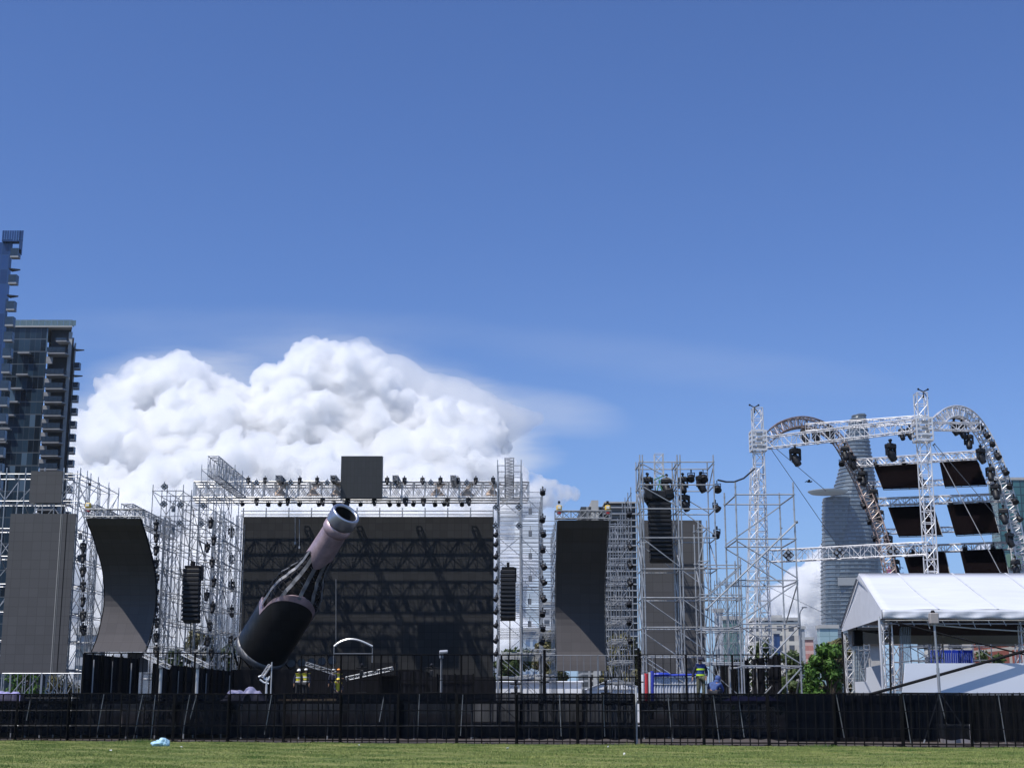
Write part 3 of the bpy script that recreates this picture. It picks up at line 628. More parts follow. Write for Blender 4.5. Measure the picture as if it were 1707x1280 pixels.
def tree(name, label, px, py_top, wpx, D, m, seed, n=3500, leaf=.2, base=0, sh=1.0):
    n = int(n*1.8); rs = np.random.RandomState(seed); x = XA(px, D); zt = ZA(py_top, D); H = zt-base; rw = wpx*D/FL/2
    rt = thing(name, label, 'tree', (x, D, base), 'trees behind the stage')
    tr = MB(); top = Vector((x+rs.uniform(-.2, .2)*rw, D, base+H*.72)); tr.path([(x, D, base), (x+.05*rw, D, base+H*.3), top], [H*.028+.05, H*.02+.03, .04], 7)
    tips = []
    for k in range(9):
        a = rs.uniform(0, 6.28); s = Vector((x, D, base+H*rs.uniform(.22, .5))); e = Vector((x+rw*.75*math.cos(a)*rs.uniform(.4, 1), D+rw*.75*math.sin(a), base+H*rs.uniform(.5, .9))); tr.path([s, (s+e)/2+Vector((0, 0, .08*H)), e], [.012*H+.03, .009*H+.02, .02], 5); tips.append(e)
    tr.build('trunk', BARK, rt)
    # leaf clumps
    cl = []
    for k in range(44):
        a = rs.uniform(0, 6.28); q = rs.rand()**.6; zz = rs.uniform(.10, .95); rr_ = rw*q*math.sqrt(max(.25, 1-((zz-.45)/.6)**2)); cl.append((x+rr_*math.cos(a), D+rr_*math.sin(a), base+H*zz*.98, rw*rs.uniform(.2, .42)))
    ci = rs.randint(0, len(cl), n); c = np.array(cl)[ci]; d = rs.normal(0, 1, (n, 3)); d /= np.linalg.norm(d, axis=1)[:, None]; p = c[:, :3]+d*(c[:, 3]*rs.uniform(.5, 1.1, n))[:, None]*np.array([1, 1, .8*sh])
    p[:, 2] = np.clip(p[:, 2], base+.1, None)
    u = rs.normal(0, 1, (n, 3)); u /= np.linalg.norm(u, axis=1)[:, None]; v = np.cross(u, d); v /= (np.linalg.norm(v, axis=1)[:, None]+1e-6); ls = leaf*rs.uniform(.6, 1.4, n)[:, None]
    V = np.stack([p-u*ls, p+v*ls*.45, p+u*ls, p-v*ls*.45], 1).reshape(-1, 3)-np.array([x, D, base])
    me = bpy.data.meshes.new('crown'); me.vertices.add(n*4); me.vertices.foreach_set('co', V.reshape(-1)); me.loops.add(n*4); me.loops.foreach_set('vertex_index', np.arange(n*4)); me.polygons.add(n); me.polygons.foreach_set('loop_start', np.arange(0, n*4, 4)); me.update(); me.materials.append(m)
    o = bpy.data.objects.new('crown', me); C.objects.link(o); o.parent = rt
for a in [('broadleaf_tree', 'bright green leafy tree left of the white tent', 1385, 1072, 78, 88, LEAF2, 1, 6000, .13),
          ('frangipani_tree', 'taller pale leaved tree rising behind the bright green one by the tent', 1398, 1056, 56, 97, LEAF3, 2, 3500, .16),
          ('broadleaf_tree', 'dark tree behind the foot of the open scaffold', 1322, 1085, 70, 120, LEAF1, 3, 4000, .18),
          ('broadleaf_tree', 'dark tree behind the lattice tower foot', 1272, 1062, 50, 125, LEAF1, 4, 3500, .2),
          ('broadleaf_tree', 'olive tree in the gap right of the right curved screen', 1040, 1052, 62, 118, LEAF3, 5, 4500, .18),
          ('broadleaf_tree', 'olive tree left of the right curved screen', 912, 1048, 60, 120, LEAF3, 6, 4500, .18),
          ('broadleaf_tree', 'low tree behind the foot of the right stage scaffold', 860, 1075, 66, 125, LEAF1, 7, 3500, .18),
          ('broadleaf_tree', 'tree right of the line array between scaffold and screen', 815, 1090, 50, 128, LEAF1, 8, 2500, .18),
          ('broadleaf_tree', 'tree behind the left stage scaffold below the line array', 330, 1042, 70, 130, LEAF3, 9, 4500, .18),
          ('broadleaf_tree', 'small tree between left scaffold and giant bottle', 382, 1068, 50, 132, LEAF1, 10, 3000, .18),
          ('broadleaf_tree', 'tree behind the gap right of the left curved screen', 282, 1075, 46, 128, LEAF1, 11, 2500, .18),
          ('leafy_shrub', 'green shrub behind the silver railing at the far left', 28, 1118, 76, 84, LEAF2, 12, 3500, .09),
          ('leafy_shrub', 'reddish olive shrub behind the silver railing near the tall screen', 98, 1120, 74, 84, LEAF3, 13, 3500, .09),
          ('broadleaf_tree', 'dark tree behind the white tent interior', 1660, 1085, 70, 95, LEAF1, 14, 3000, .15),
          ('broadleaf_tree', 'distant tree under the right edge of the unfinished block', 1085, 1075, 60, 125, LEAF3, 15, 3000, .18),
          ('broadleaf_tree', 'dark tree behind the worker and the black hoarding', 1240, 1092, 60, 116, LEAF1, 16, 2500, .18)]:
    tree(*a)

# ------------------------------------------------------------------ lights and their kin (prototypes are moved into place, the rest copied)
PROTO = {}
def make_moving():
    rt = thing('moving_light', '', 'stage light', (0, 0, 0))
    MB().box((-.03, -.05, -.08), (.03, .05, .10)).tube((0, -.06, .06), (0, .06, .06), .07, 8).box((-.16, -.04, -.12), (.16, .04, -.07)).build('clamp', BLACK, rt)
    MB().obox((0, 0, -.22), .50, .34, .22, None, .04).build('base', BLACKM, rt)
    MB().box((-.27, -.09, -.34), (.27, .09, -.30)).box((-.27, -.08, -.66), (-.21, .08, -.30)).box((.21, -.08, -.66), (.27, .08, -.30)).build('yoke', BLACKM, rt)
    ax = Vector((.28, -.42, -1)).normalized(); c = Vector((0, 0, -.60)); h = MB().lathe(c-ax*.24, ax, [(0, .09), (.03, .15), (.14, .185), (.30, .19), (.44, .175), (.56, .165), (.58, .15)], 12)
    hd = h.build('head', BLACKM, rt, smooth=True); MB().lathe(c+ax*.345, ax, [(0, .135), (.012, .12)], 12).build('lens', LENS, hd)
    return rt
def make_blinder():
    rt = thing('blinder_light', '', 'stage light', (0, 0, 0))
    rot = Euler((0, R(45), 0)); b = MB().obox((0, 0, 0), .46, .20, .46, rot, .03); b.tube((0, 0, .3), (0, 0, .44), .02, 6); b.build('housing', BLACKM, rt)
    for dx, dz in ((0, .165), (.165, 0), (0, -.165), (-.165, 0)):
        MB().lathe((dx, -.101, dz), (0, -1, 0), [(0, .088), (.02, .088), (.004, .05)], 10).build('lamp', mat('lamp reflector', (.35, .36, .38), .2, .6, .1), rt)
    return rt
def make_wash():
    rt = thing('wash_light', '', 'stage light', (0, 0, 0))
    MB().box((-.02, -.04, -.05), (.02, .04, .09)).box((-.17, -.02, -.08), (.17, .02, -.05)).box((-.18, -.02, -.26), (-.15, .02, -.05)).box((.15, -.02, -.26), (.18, .02, -.05)).build('yoke', BLACK, rt)
    ax = Vector((.1, -.6, -.6)).normalized(); MB().lathe(Vector((0, .06, -.18)), ax, [(0, .10), (.06, .15), (.22, .16), (.30, .185), (.31, .17)], 12).build('can', BLACKM, rt, smooth=True)
    return rt
def light(kind, p, label, rot=0, sc_=1.0, group=None, tilt=0):
    mk = {'m': make_moving, 'b': make_blinder, 'w': make_wash}[kind]
    if kind not in PROTO: o = PROTO[kind] = mk(); o.location = p; o.rotation_euler = (0, tilt, rot); o['label'] = label
    else: o = dup(PROTO[kind], p, (0, tilt, rot), label)
    if group: o['group'] = group
    elif 'group' in o: del o['group']
    o.scale = (sc_*.86,)*3
    return o
KN = {'m': 'black moving head light', 'b': 'black four lamp blinder', 'w': 'small black spotlight'}
def lights(kind, pts, where, group, sc_=1.0, rot=None, start='from the left', tilt=0):
    for i, p in enumerate(pts):
        lab = f"{ORD[i]} {KN[kind]} {start} {where}" if len(pts) > 1 else f"{KN[kind]} {where}"
        light(kind, p, lab, (rnd.uniform(-.8, .8) if rot is None else rot), sc_*rnd.uniform(.94, 1.05), group, tilt if not callable(tilt) else tilt(i))
def line_array(name, label, px, py0, py1, D, n, wd=1.0, curve=0.0, taper=None, bumper=True):
    t = P(px, py0, D); b = P(px, py1, D); h = (t.z-b.z)/n
    rt = thing(name, label, 'loudspeaker array', (t.x, D, t.z))
    if bumper: MB().box((t.x-wd*.42, D-.3, t.z+.03), (t.x+wd*.42, D+.45, t.z+.16)).box((t.x-.08, D-.2, t.z+.16), (t.x+.08, D+.3, t.z+.42)).build('bumper_frame', BLACK, rt)
    for k in range(n):
        z = t.z-h*(k+.5); dx = curve*((k/n)**2); ww = wd*(1 if k < n-1 or taper is None else taper)
        ang = Euler((R(-2-k*1.1), 0, 0))
        MB().obox((t.x+dx, D+.02*k*k*.12, z), ww, .62, h*.94, ang, .04).box((t.x+dx-ww/2-.02, D-.06, z-h*.2), (t.x+dx-ww/2+.01, D+.1, z+h*.2)).build('cabinet', BLACKM, rt)
    return rt
def chain_hoist(px, py, D, label, up=1.2):
    p = P(px, py, D); rt = thing('chain_hoist', label, 'hoist', p, 'yellow and red chain hoists on the screen trusses')
    MB().obox(p+Vector((0, 0, .10)), .28, .26, .28, None, .05).build('motor', mat('hoist yellow', (.75, .48, .06), .45, 0, .1), rt)
    MB().obox(p+Vector((0, 0, -.14)), .22, .22, .18, None, .04).build('hook_block', mat('hoist red', (.45, .03, .04), .5, 0, .1), rt)
    MB().obox(p+Vector((0, -.16, .12)), .16, .03, .14).build('label_plate', mat('white plate', (.7, .7, .68), .5), rt)
    MB().tube(p+Vector((0, 0, .28)), p+Vector((0, 0, up)), .022, 5).build('chain', STEEL, rt)
    MB().obox(p+Vector((0, 0, up)), .12, .10, .12).build('pulley', BLACK, rt)

# ------------------------------------------------------------------ tall flat screens at the far left
def flat_screen(name, label, pl, pr, pt, pb, D, m, dep=.35, seams=(), grp=None):
    a = P(pl, pt, D); b = P(pr, pt, D); zb = ZA(pb, D); x0 = XA(pl, D, (a.z+zb)/2); x1 = XA(pr, D, (a.z+zb)/2)
    rt = thing(name, label, 'led screen', ((x0+x1)/2, D, zb), grp)
    MB().box((x0, D, zb), (x1, D+.09, a.z)).build('screen_face', m, rt)
    fr = MB()
    for k in range(4): z = zb+(a.z-zb)*k/3; fr.tube((x0, D+.3, z), (x1, D+.3, z), .03, 5)
    for k in range(5): x = x0+(x1-x0)*k/4; fr.tube((x, D+.3, zb), (x, D+.3, a.z), .03, 5).tube((x, D+.09, a.z-.1), (x, D+.3, a.z-.1), .025, 5)
    fr.build('rear_frame', STEEL_D, rt)
    for (sa, mm) in seams: xx = x0+(x1-x0)*sa; MB().box((xx-.02, D-.012, zb+.02), (xx+.02, D-.001, a.z-.02)).build('seam', mm, rt)
    return rt, x0, x1, zb, a.z
flat_screen('led_screen', 'tall narrow grey LED screen standing at the far left', 8, 118, 856, 1122, 78, LEDG, seams=((.775, mat('pale tape', (.30, .29, .28), .6)), (.87, BLACK), (.80, mat('dim tape', (.13, .13, .13), .6))))
flat_screen('led_screen', 'small square grey LED screen above the tall left one', 50, 103, 785, 838, 78.2, LEDG)
# ------------------------------------------------------------------ scaffold behind them
Z = ZA
scaffold('scaffold', 'steel tube scaffold behind the tall grey screen at the far left', [XA(p, 80, 8) for p in (-28, 4, 36, 68, 100, 128)], [79.4, 81.4], levels(.2, Z(790, 79.4), 1.55), m=STEEL, brace='some', seed=2, r=.03)
scaffold('scaffold', 'steel tube scaffold between the tall grey screen and the left curved screen', [XA(p, 84, 8) for p in (136, 152, 168)], [80, 82.2, 84.4, 86.6], levels(.2, Z(795, 80), 1.55), m=STEEL, seed=3, r=.026)
# ------------------------------------------------------------------ left stage wing, right stage wing
def wing_levels(zt): return levels(.2, zt, 1.36)
zt1 = Z(818, 80)
scaffold('scaffold', 'dense steel scaffold wing left of the main stage, tallest part', [-20.1, -19.3, -18.4], [80+2.1*k for k in range(10)], wing_levels(zt1), seed=4, r=.024, m=STEEL_D)  # darker steel puts the backlit look of these tubes into the colour
scaffold('scaffold', 'steel scaffold block in front of the left stage wing under the header truss', [-18.3, -17.5, -16.9], [84+2.3*k for k in range(3)], wing_levels(13.4), seed=5, r=.024, m=STEEL_M)
scaffold('scaffold', 'small rooftop scaffold cage above the left end of the header truss', [XA(p, 90, 15) for p in (341, 352, 366, 382, 396)], [89, 91.5], levels(14.9, Z(782, 89), .75), z0=14.6, seed=6, r=.022, top_extra=.3)
scaffold('scaffold', 'low side scaffold between left curved screen and left stage wing', [XA(p, 88, 8) for p in (250, 262, 275)], [87, 89.2, 91.4], levels(.2, Z(872, 87), 1.36), seed=7, r=.024)
scaffold('scaffold', 'steel scaffold tower right of the main screen holding its header truss', [XA(829, 84, 8), XA(869, 84, 8)], [84+2.3*k for k in range(7)], levels(.2, Z(776, 84), 1.36), seed=8, brace='some', r=.028)
scaffold('scaffold', 'lower stepped scaffold reaching from the right stage tower to the right curved screen', [XA(870, 84, 8)+.02, XA(905, 84, 8), XA(928, 84, 8)], [84.6+2.3*k for k in range(6)], lambda i: wing_levels((14.4, 13.6, 11.9)[i]), brace='down', seed=9, r=.022)
scaffold('scaffold', 'dark scaffold between the right curved screen and the mid scaffold tower', [XA(p, 84, 8) for p in (1016, 1034, 1052)], [83+2.2*k for k in range(4)], lambda i: levels(.2, (ZA(866, 83), ZA(866, 83), ZA(822, 83))[i], 1.2), seed=10, m=STEEL_M, r=.026)
# trusses that run towards the viewer over the wings
truss('box_truss', 'box truss running towards the viewer above the left stage wing roof', 'truss', (-17.95, 85.5, Z(776, 85.5)), (-18.0, 95, Z(776, 85.5)), .62, 1.15, .6, m=STEEL, r=.03)
truss('box_truss', 'box truss running back from the top of the left curved screen', 'truss', (-20.7, 77.0, Z(852, 77)), (-20.7, 87.5, Z(852, 77)), .6, .8, .6, m=STEEL, r=.03)
truss('box_truss', 'short box truss running back from the upper left corner of the left curved screen', 'truss', (XA(152, 74, 11), 74, Z(850, 74)), (XA(152, 74, 11), 81.5, Z(850, 74)), .5, .55, .5, m=STEEL, r=.03)
truss('box_truss', 'box truss seen end on above the right stage tower', 'truss', (XA(849, 85, 15), 84.5, Z(777, 84.5)), (XA(849, 85, 15), 95, Z(777, 84.5)), .52, 1.0, .6, m=STEEL, r=.032)
# ------------------------------------------------------------------ header trusses over the main screen
HZ = (Z(803, 96.4)+Z(829, 96.4))/2; HH = Z(803, 96.4)-Z(829, 96.4)
for i, (D, lab) in enumerate(((96.5, 'front bright header truss over the main screen carrying the square panel'), (97.6, 'middle header truss over the main screen just behind the front one'), (98.75, 'rear header truss over the main screen nearest to it'))):
    truss('header_truss', lab, 'truss', (XA(322, D, 14)+.06*i, D, HZ-.02*i), (XA(882, D, 14)-.06*i, D, HZ-.02*i), .40, HH, .78, m=ALU, r=.045, group='header trusses over the main screen')
# rigging rail, thin handrails above the screen
rr_ = thing('rigging_rail', 'pair of thin steel rails with short posts above the main screen', 'rail', (XA(400, 100.6), 100.6, Z(862, 100.6)))
for py in (851, 857): MB().tube((XA(400, 100.6, 13), 100.7, Z(py, 100.6)), (XA(823, 100.6, 13), 100.7, Z(py, 100.6)), .04, 6).build('rail', STEEL_D, rr_)
for k in range(12): x = XA(404+38*k, 100.6, 13); MB().tube((x, 100.7, Z(862, 100.6)), (x, 100.7, Z(846, 100.6)), .045, 6).build('post', STEEL, rr_)
# main screen
D = 100.3; rt, mx0, mx1, mzb, mzt = flat_screen('led_screen', 'huge wide dark LED screen at the back of the main stage', 400.5, 822, 861, 1128, D, LEDM, dep=.5)
for k in range(7): x = mx0+(mx1-mx0)*k/6; MB().box((x-.04, D+.4, .0), (x+.04, D+.48, mzt)).build('rear_post', STEEL_D, rt)
flat_screen('led_screen', 'square dark LED panel standing up from the front header truss', 568, 637, 760, 830, 95.95, gridmat('led tiles square', (.040, .041, .042), (.03, .03, .03), .25, .5, .02, .5, 0, .06, .3))
for i, p in enumerate((470, 560, 662, 757)):
    x = XA(p, 97, 15); truss('roof_beam', f'{ORD[i]} small box truss from the left tying the header trusses front to back', 'truss', (x, 95.2, HZ+HH/2+.1), (x, 99.2, HZ+HH/2+.1), .34, .30, .4, m=STEEL_D, r=.035, group='beams tying the header trusses')
# lights on the header
D = 96.5; zt = HZ+HH/2; zb = HZ-HH/2
top = [456, 502, 471, 486, 528, 442, 545, 562, 650, 676, 704, 733, 763, 792, 822, 690, 718, 778]
lights('m', [Vector((XA(p, D-.3, 15), D-.34, zt+.30)) for p in (413, 441, 470, 499, 528, 556)], 'atop the header truss left of the square', 'lights along the header truss', .62)
lights('b', [Vector((XA(p, D-.4, 15), D-.45, zt-.12)) for p in (427, 484, 545)], 'on the header truss left of the panel', 'lights along the header truss', .85, 0)
lights('m', [Vector((XA(p, D-.3, 15), D-.34, zt+.30)) for p in (645, 674, 704, 734, 763, 793, 822)], 'atop the header truss right of the square', 'lights along the header truss', .62)
lights('b', [Vector((XA(p, D-.4, 15), D-.45, zt-.12)) for p in (659, 718, 778)], 'on the header truss right of the square', 'lights along the header truss', .85, 0)
lights('m', [Vector((XA(p, D-.2, 15), D-.2, zb-.02)) for p in (428, 480, 538, 580, 624, 676, 706, 746, 781)], 'hung under the front header truss', 'lights along the header truss', .72)
lights('w', [Vector((XA(p, D+1, 15), D+1.2, zb-.02)) for p in (402, 447, 467, 500, 530, 556, 575, 600, 648, 664, 690, 724, 739, 770)], 'hung under the middle header truss', 'lights along the header truss', 1.0)
# roof banner cloths inside the header truss
for i, p in enumerate((461, 516, 556, 723, 772, 815)):
    x = XA(p, 96.4, 15); pts = [[Vector((x+.22*math.sin(k*.9+j), 96.4+.08*math.sin(k*1.7), zt-.1-(HH-.2)*k/6)) + Vector((j*.32, 0, 0)) for j in range(3)] for k in range(7)]
    tag(MB().slab(pts, (0, .02, 0)).build('dust_cloth', mat('beige dust cloth', (.52, .40, .32), .8, 0, .3, 2), loc=pts[0][0], smooth=True), f'{ORD[i]} crumpled beige cloth from the left wrapped inside the header truss', 'cloth', 'cloths in the header truss')

# ------------------------------------------------------------------ curved screens
def curved_screen(label, xl, xr, zs0, zs1, prof, gl, m=LEDC):
    """prof: list of (fraction from the top, depth); the face hangs like a wave breaking towards the viewer"""
    zt, zb = zs0, zs1; rt = thing('curved_led_screen', label, 'led screen', ((xl+xr)/2, prof[-1][1], zb))
    n = 22; rows = []
    for k in range(n+1):
        t = k/n
        for q in range(len(prof)-1):
            if prof[q][0] <= t <= prof[q+1][0]+1e-9:
                p0 = prof[max(q-1, 0)][1]; p1 = prof[q][1]; p2 = prof[q+1][1]; p3 = prof[min(q+2, len(prof)-1)][1]; s = (t-prof[q][0])/(prof[q+1][0]-prof[q][0])
                y = .5*(2*p1+(p2-p0)*s+(2*p0-5*p1+4*p2-p3)*s*s+(-p0+3*p1-3*p2+p3)*s**3); break
        z = zt+(zb-zt)*t; rows.append([Vector((xl+(xr-xl)*j/4, y, z)) for j in range(5)])
    MB().slab([r_[::-1] for r_ in rows], (0, .10, .02)).build('screen_face', m, rt)
    for j in (0, 4): MB().slab([[r_[j]+Vector(((-.03 if j == 0 else .03), -.012, 0)), r_[j]+Vector(((-.03 if j == 0 else .03), .22, 0))] for r_ in rows], ((.025 if j == 4 else -.025), 0, 0)).build('side_frame', BLACK, rt)
    fr = MB()
    for k in range(0, n+1, 3): fr.tube(rows[k][0]+Vector((0, .3, 0)), rows[k][4]+Vector((0, .3, 0)), .03, 5)
    for j in range(5): fr.path([r_[j]+Vector((0, .3, 0)) for r_ in rows], .03, 5)
    fr.build('rear_frame', STEEL_D, rt)
    lp = MB()
    for k in range(1, n): p = rows[k][4]+Vector((.06, .1, 0)); lp.tube(p, p+Vector((.05, .02, 0)), .025, 5)
    lp.build('edge_bolts', STEEL, rt)
    a, b = rows[0][0], rows[0][4]
    truss('box_truss', gl, 'truss', a+Vector((-.15, .1, .28)), b+Vector((.15, .1, .28)), .42, .38, .4, m=STEEL_D, r=.028)
    return rows
prof = [(0, 72.6), (.12, 74.0), (.35, 76.0), (.6, 76.7), (.85, 76.0), (.93, 75.5), (1, 74.9)]
XL0, XL1 = XA(146, 72.6, 11), XA(234, 72.6, 11)
curved_screen('curved dark LED screen left of the stage, its top bending forward over a sunlit foot', XL0, XL1, Z(864, 72.6), Z(1086, 74.9), prof, 'dark box truss along the top edge of the left curved screen')
prof2 = [(0, 72.6), (.12, 74.0), (.35, 76.0), (.6, 76.9), (.85, 76.5), (.93, 76.2), (1, 76.0)]
curved_screen('curved dark LED screen right of the stage with one sunlit lower half', XA(930, 72.6, 11), XA(1014, 72.6, 11), Z(867, 72.6), Z(1118, 76.0), prof2, 'dark box truss along the top edge of the right curved screen')
# side skirt panel under the left screen
tag(MB().box((XA(205, 76), 76.4, Z(1120, 76.4)), (XA(240, 76), 76.5, Z(1087, 76.4))).build('screen_skirt', LEDC, loc=(XA(222, 76), 76.4, Z(1120, 76.4))), 'small grey panel under the right foot of the left curved screen', 'panel')
chain_hoist(147, 846, 73, 'yellow and red chain hoist on the left end of the left curved screen truss')
chain_hoist(932, 850, 73, 'yellow and red chain hoist on the left end of the right curved screen truss', .4)
chain_hoist(1013, 850, 73, 'yellow and red chain hoist on the right end of the right curved screen truss', .4)
lights('m', [P(261, y, 78.5) for y in (868, 888, 908, 931, 955, 980, 1003, 1028, 1053, 1076)], 'beside the left curved screen', 'lights in columns on the scaffolds', .7, start='from the top')
truss('light_ladder', 'slim vertical truss carrying the light column beside the left curved screen', 'truss', (XA(263, 79), 79.1, 0), (XA(263, 79), 79.1, Z(862, 79)), .3, .3, .5, m=STEEL_D, r=.022)
lights('m', [P(139, y, 77.2) for y in (903, 921, 943, 968, 993, 1017, 1040)], 'beside the tall grey screen', 'lights in columns on the scaffolds', .72, start='from the top')
truss('light_ladder', 'slim vertical truss carrying the light column right of the tall grey screen', 'truss', (XA(139, 77.6), 77.8, 0), (XA(139, 77.6), 77.8, Z(878, 77.6)), .3, .3, .5, m=STEEL_D, r=.022)
lights('m', [P(386, y, 97) for y in (878, 923, 967, 1010, 1058)], 'left of the main screen', 'lights in columns on the scaffolds', .9, start='from the top')
truss('light_ladder', 'slim vertical truss carrying the light column at the left edge of the main screen', 'truss', (XA(386, 97.3), 97.5, 0), (XA(386, 97.3), 97.5, Z(858, 97)), .35, .35, .6, m=STEEL, r=.022)
lights('m', [P(x, y, 83) for x, y in ((352, 864), (357, 893), (346, 905), (354, 930), (357, 962), (345, 985), (355, 1004), (350, 1035), (347, 1060), (353, 1080))], 'before the left stage wing', 'lights in columns on the scaffolds', .72, start='from the top')
truss('light_ladder', 'vertical truss carrying the crowded light column in front of the left stage wing', 'truss', (XA(352, 83.4), 83.6, 0), (XA(352, 83.4), 83.6, Z(850, 83)), .5, .5, .6, m=STEEL, r=.03)
lights('b', [P(x, y, 79.6) for x, y in ((274, 811), (273, 840), (301, 841), (339, 843), (299, 872), (336, 873))], 'high on the left stage wing', 'lights in columns on the scaffolds', .75, 0)
lights('w', [P(828, y, 83.2) for y in (884, 900, 920, 941, 962, 990, 1012, 1035, 1060, 1082)], 'down the right stage tower', 'lights in columns on the scaffolds', 1.0, R(-70), start='from the top')
lights('b', [P(x, y, 83.2) for x, y in ((827, 845), (865, 845), (826, 876), (865, 876))], 'high on the right stage tower', 'lights in columns on the scaffolds', .75, 0)
lights('w', [P(905, y, 83.8) for y in (813, 858, 882, 909, 936, 962, 990, 1015, 1040, 1062)], 'left of the right curved screen', 'lights in columns on the scaffolds', 1.1, start='from the top')
lights('w', [P(1049, y, 80.5) for y in (850, 905, 935, 965, 1000, 1030, 1060)], 'right of the right curved screen', 'lights in columns on the scaffolds', 1.0, start='from the top')
# junction boxes seen as small grey lanterns between the levels
for i, (px, py, D) in enumerate([(884, 852, 84.4), (884, 889, 84.4), (884, 927, 84.4), (884, 964, 84.4), (883, 1002, 84.4), (883, 1040, 84.4), (134, 894, 79.8), (132, 930, 79.8), (289, 848, 80.2), (288, 885, 80.2)]):
    p = P(px, py, D); rt = thing('junction_box', f"small grey junction box, {ORD[i] if i < 6 else ORD[i-6]} from the top {'right of the right stage tower' if i < 6 else ('beside the tall grey screen' if i < 8 else '')}".strip() if i < 8 else f"small grey junction box, {('upper' if i == 8 else 'lower')} of two in the left stage wing", 'junction box', p, 'junction boxes in the scaffolds')
    MB().obox(p, .20, .12, .34, None, .02).build('case', mat('grey case', (.16, .17, .19), .5), rt); MB().tube(p+Vector((0, 0, .17)), p+Vector((0, 0, .45)), .012, 5).build('cable', RUBBER, rt)
line_array('line_array', 'slim black line array hanging in the scaffold left of the main stage', 321, 948, 1036, 80, 12, .92)
line_array('line_array', 'slim black line array hanging right of the main screen', 847, 950, 1032, 82, 12, .86)
for (px, py, D, w_, lb) in ((332, 955, 80.3, .5, 'black side speaker box beside the top of the left line array'), (857, 958, 82.3, .34, 'black side speaker box beside the top of the right line array')):
    p = P(px, py, D); rt = thing('speaker_box', lb, 'loudspeaker', p); MB().obox(p, w_*.8, .6, .8, None, .04).build('cabinet', BLACKM, rt); MB().box((p.x-w_*.34, p.y-.32, p.z-.34), (p.x+w_*.34, p.y-.302, p.z+.34)).build('grille', BLACK, rt)
for px, y0, y1, D, lb in ((317, 1036, 1120, 80, 'left'), (849, 1034, 1120, 82, 'right')):
    a, b = P(px+1, y0, D), P(px-2, y1, D); tag(MB().path([a, (a+b)/2+Vector((.05, 0, 0)), b], .035, 6).build('cable', RUBBER, loc=b), f'thick black cable hanging from the bottom of the {lb} line array', 'cable')

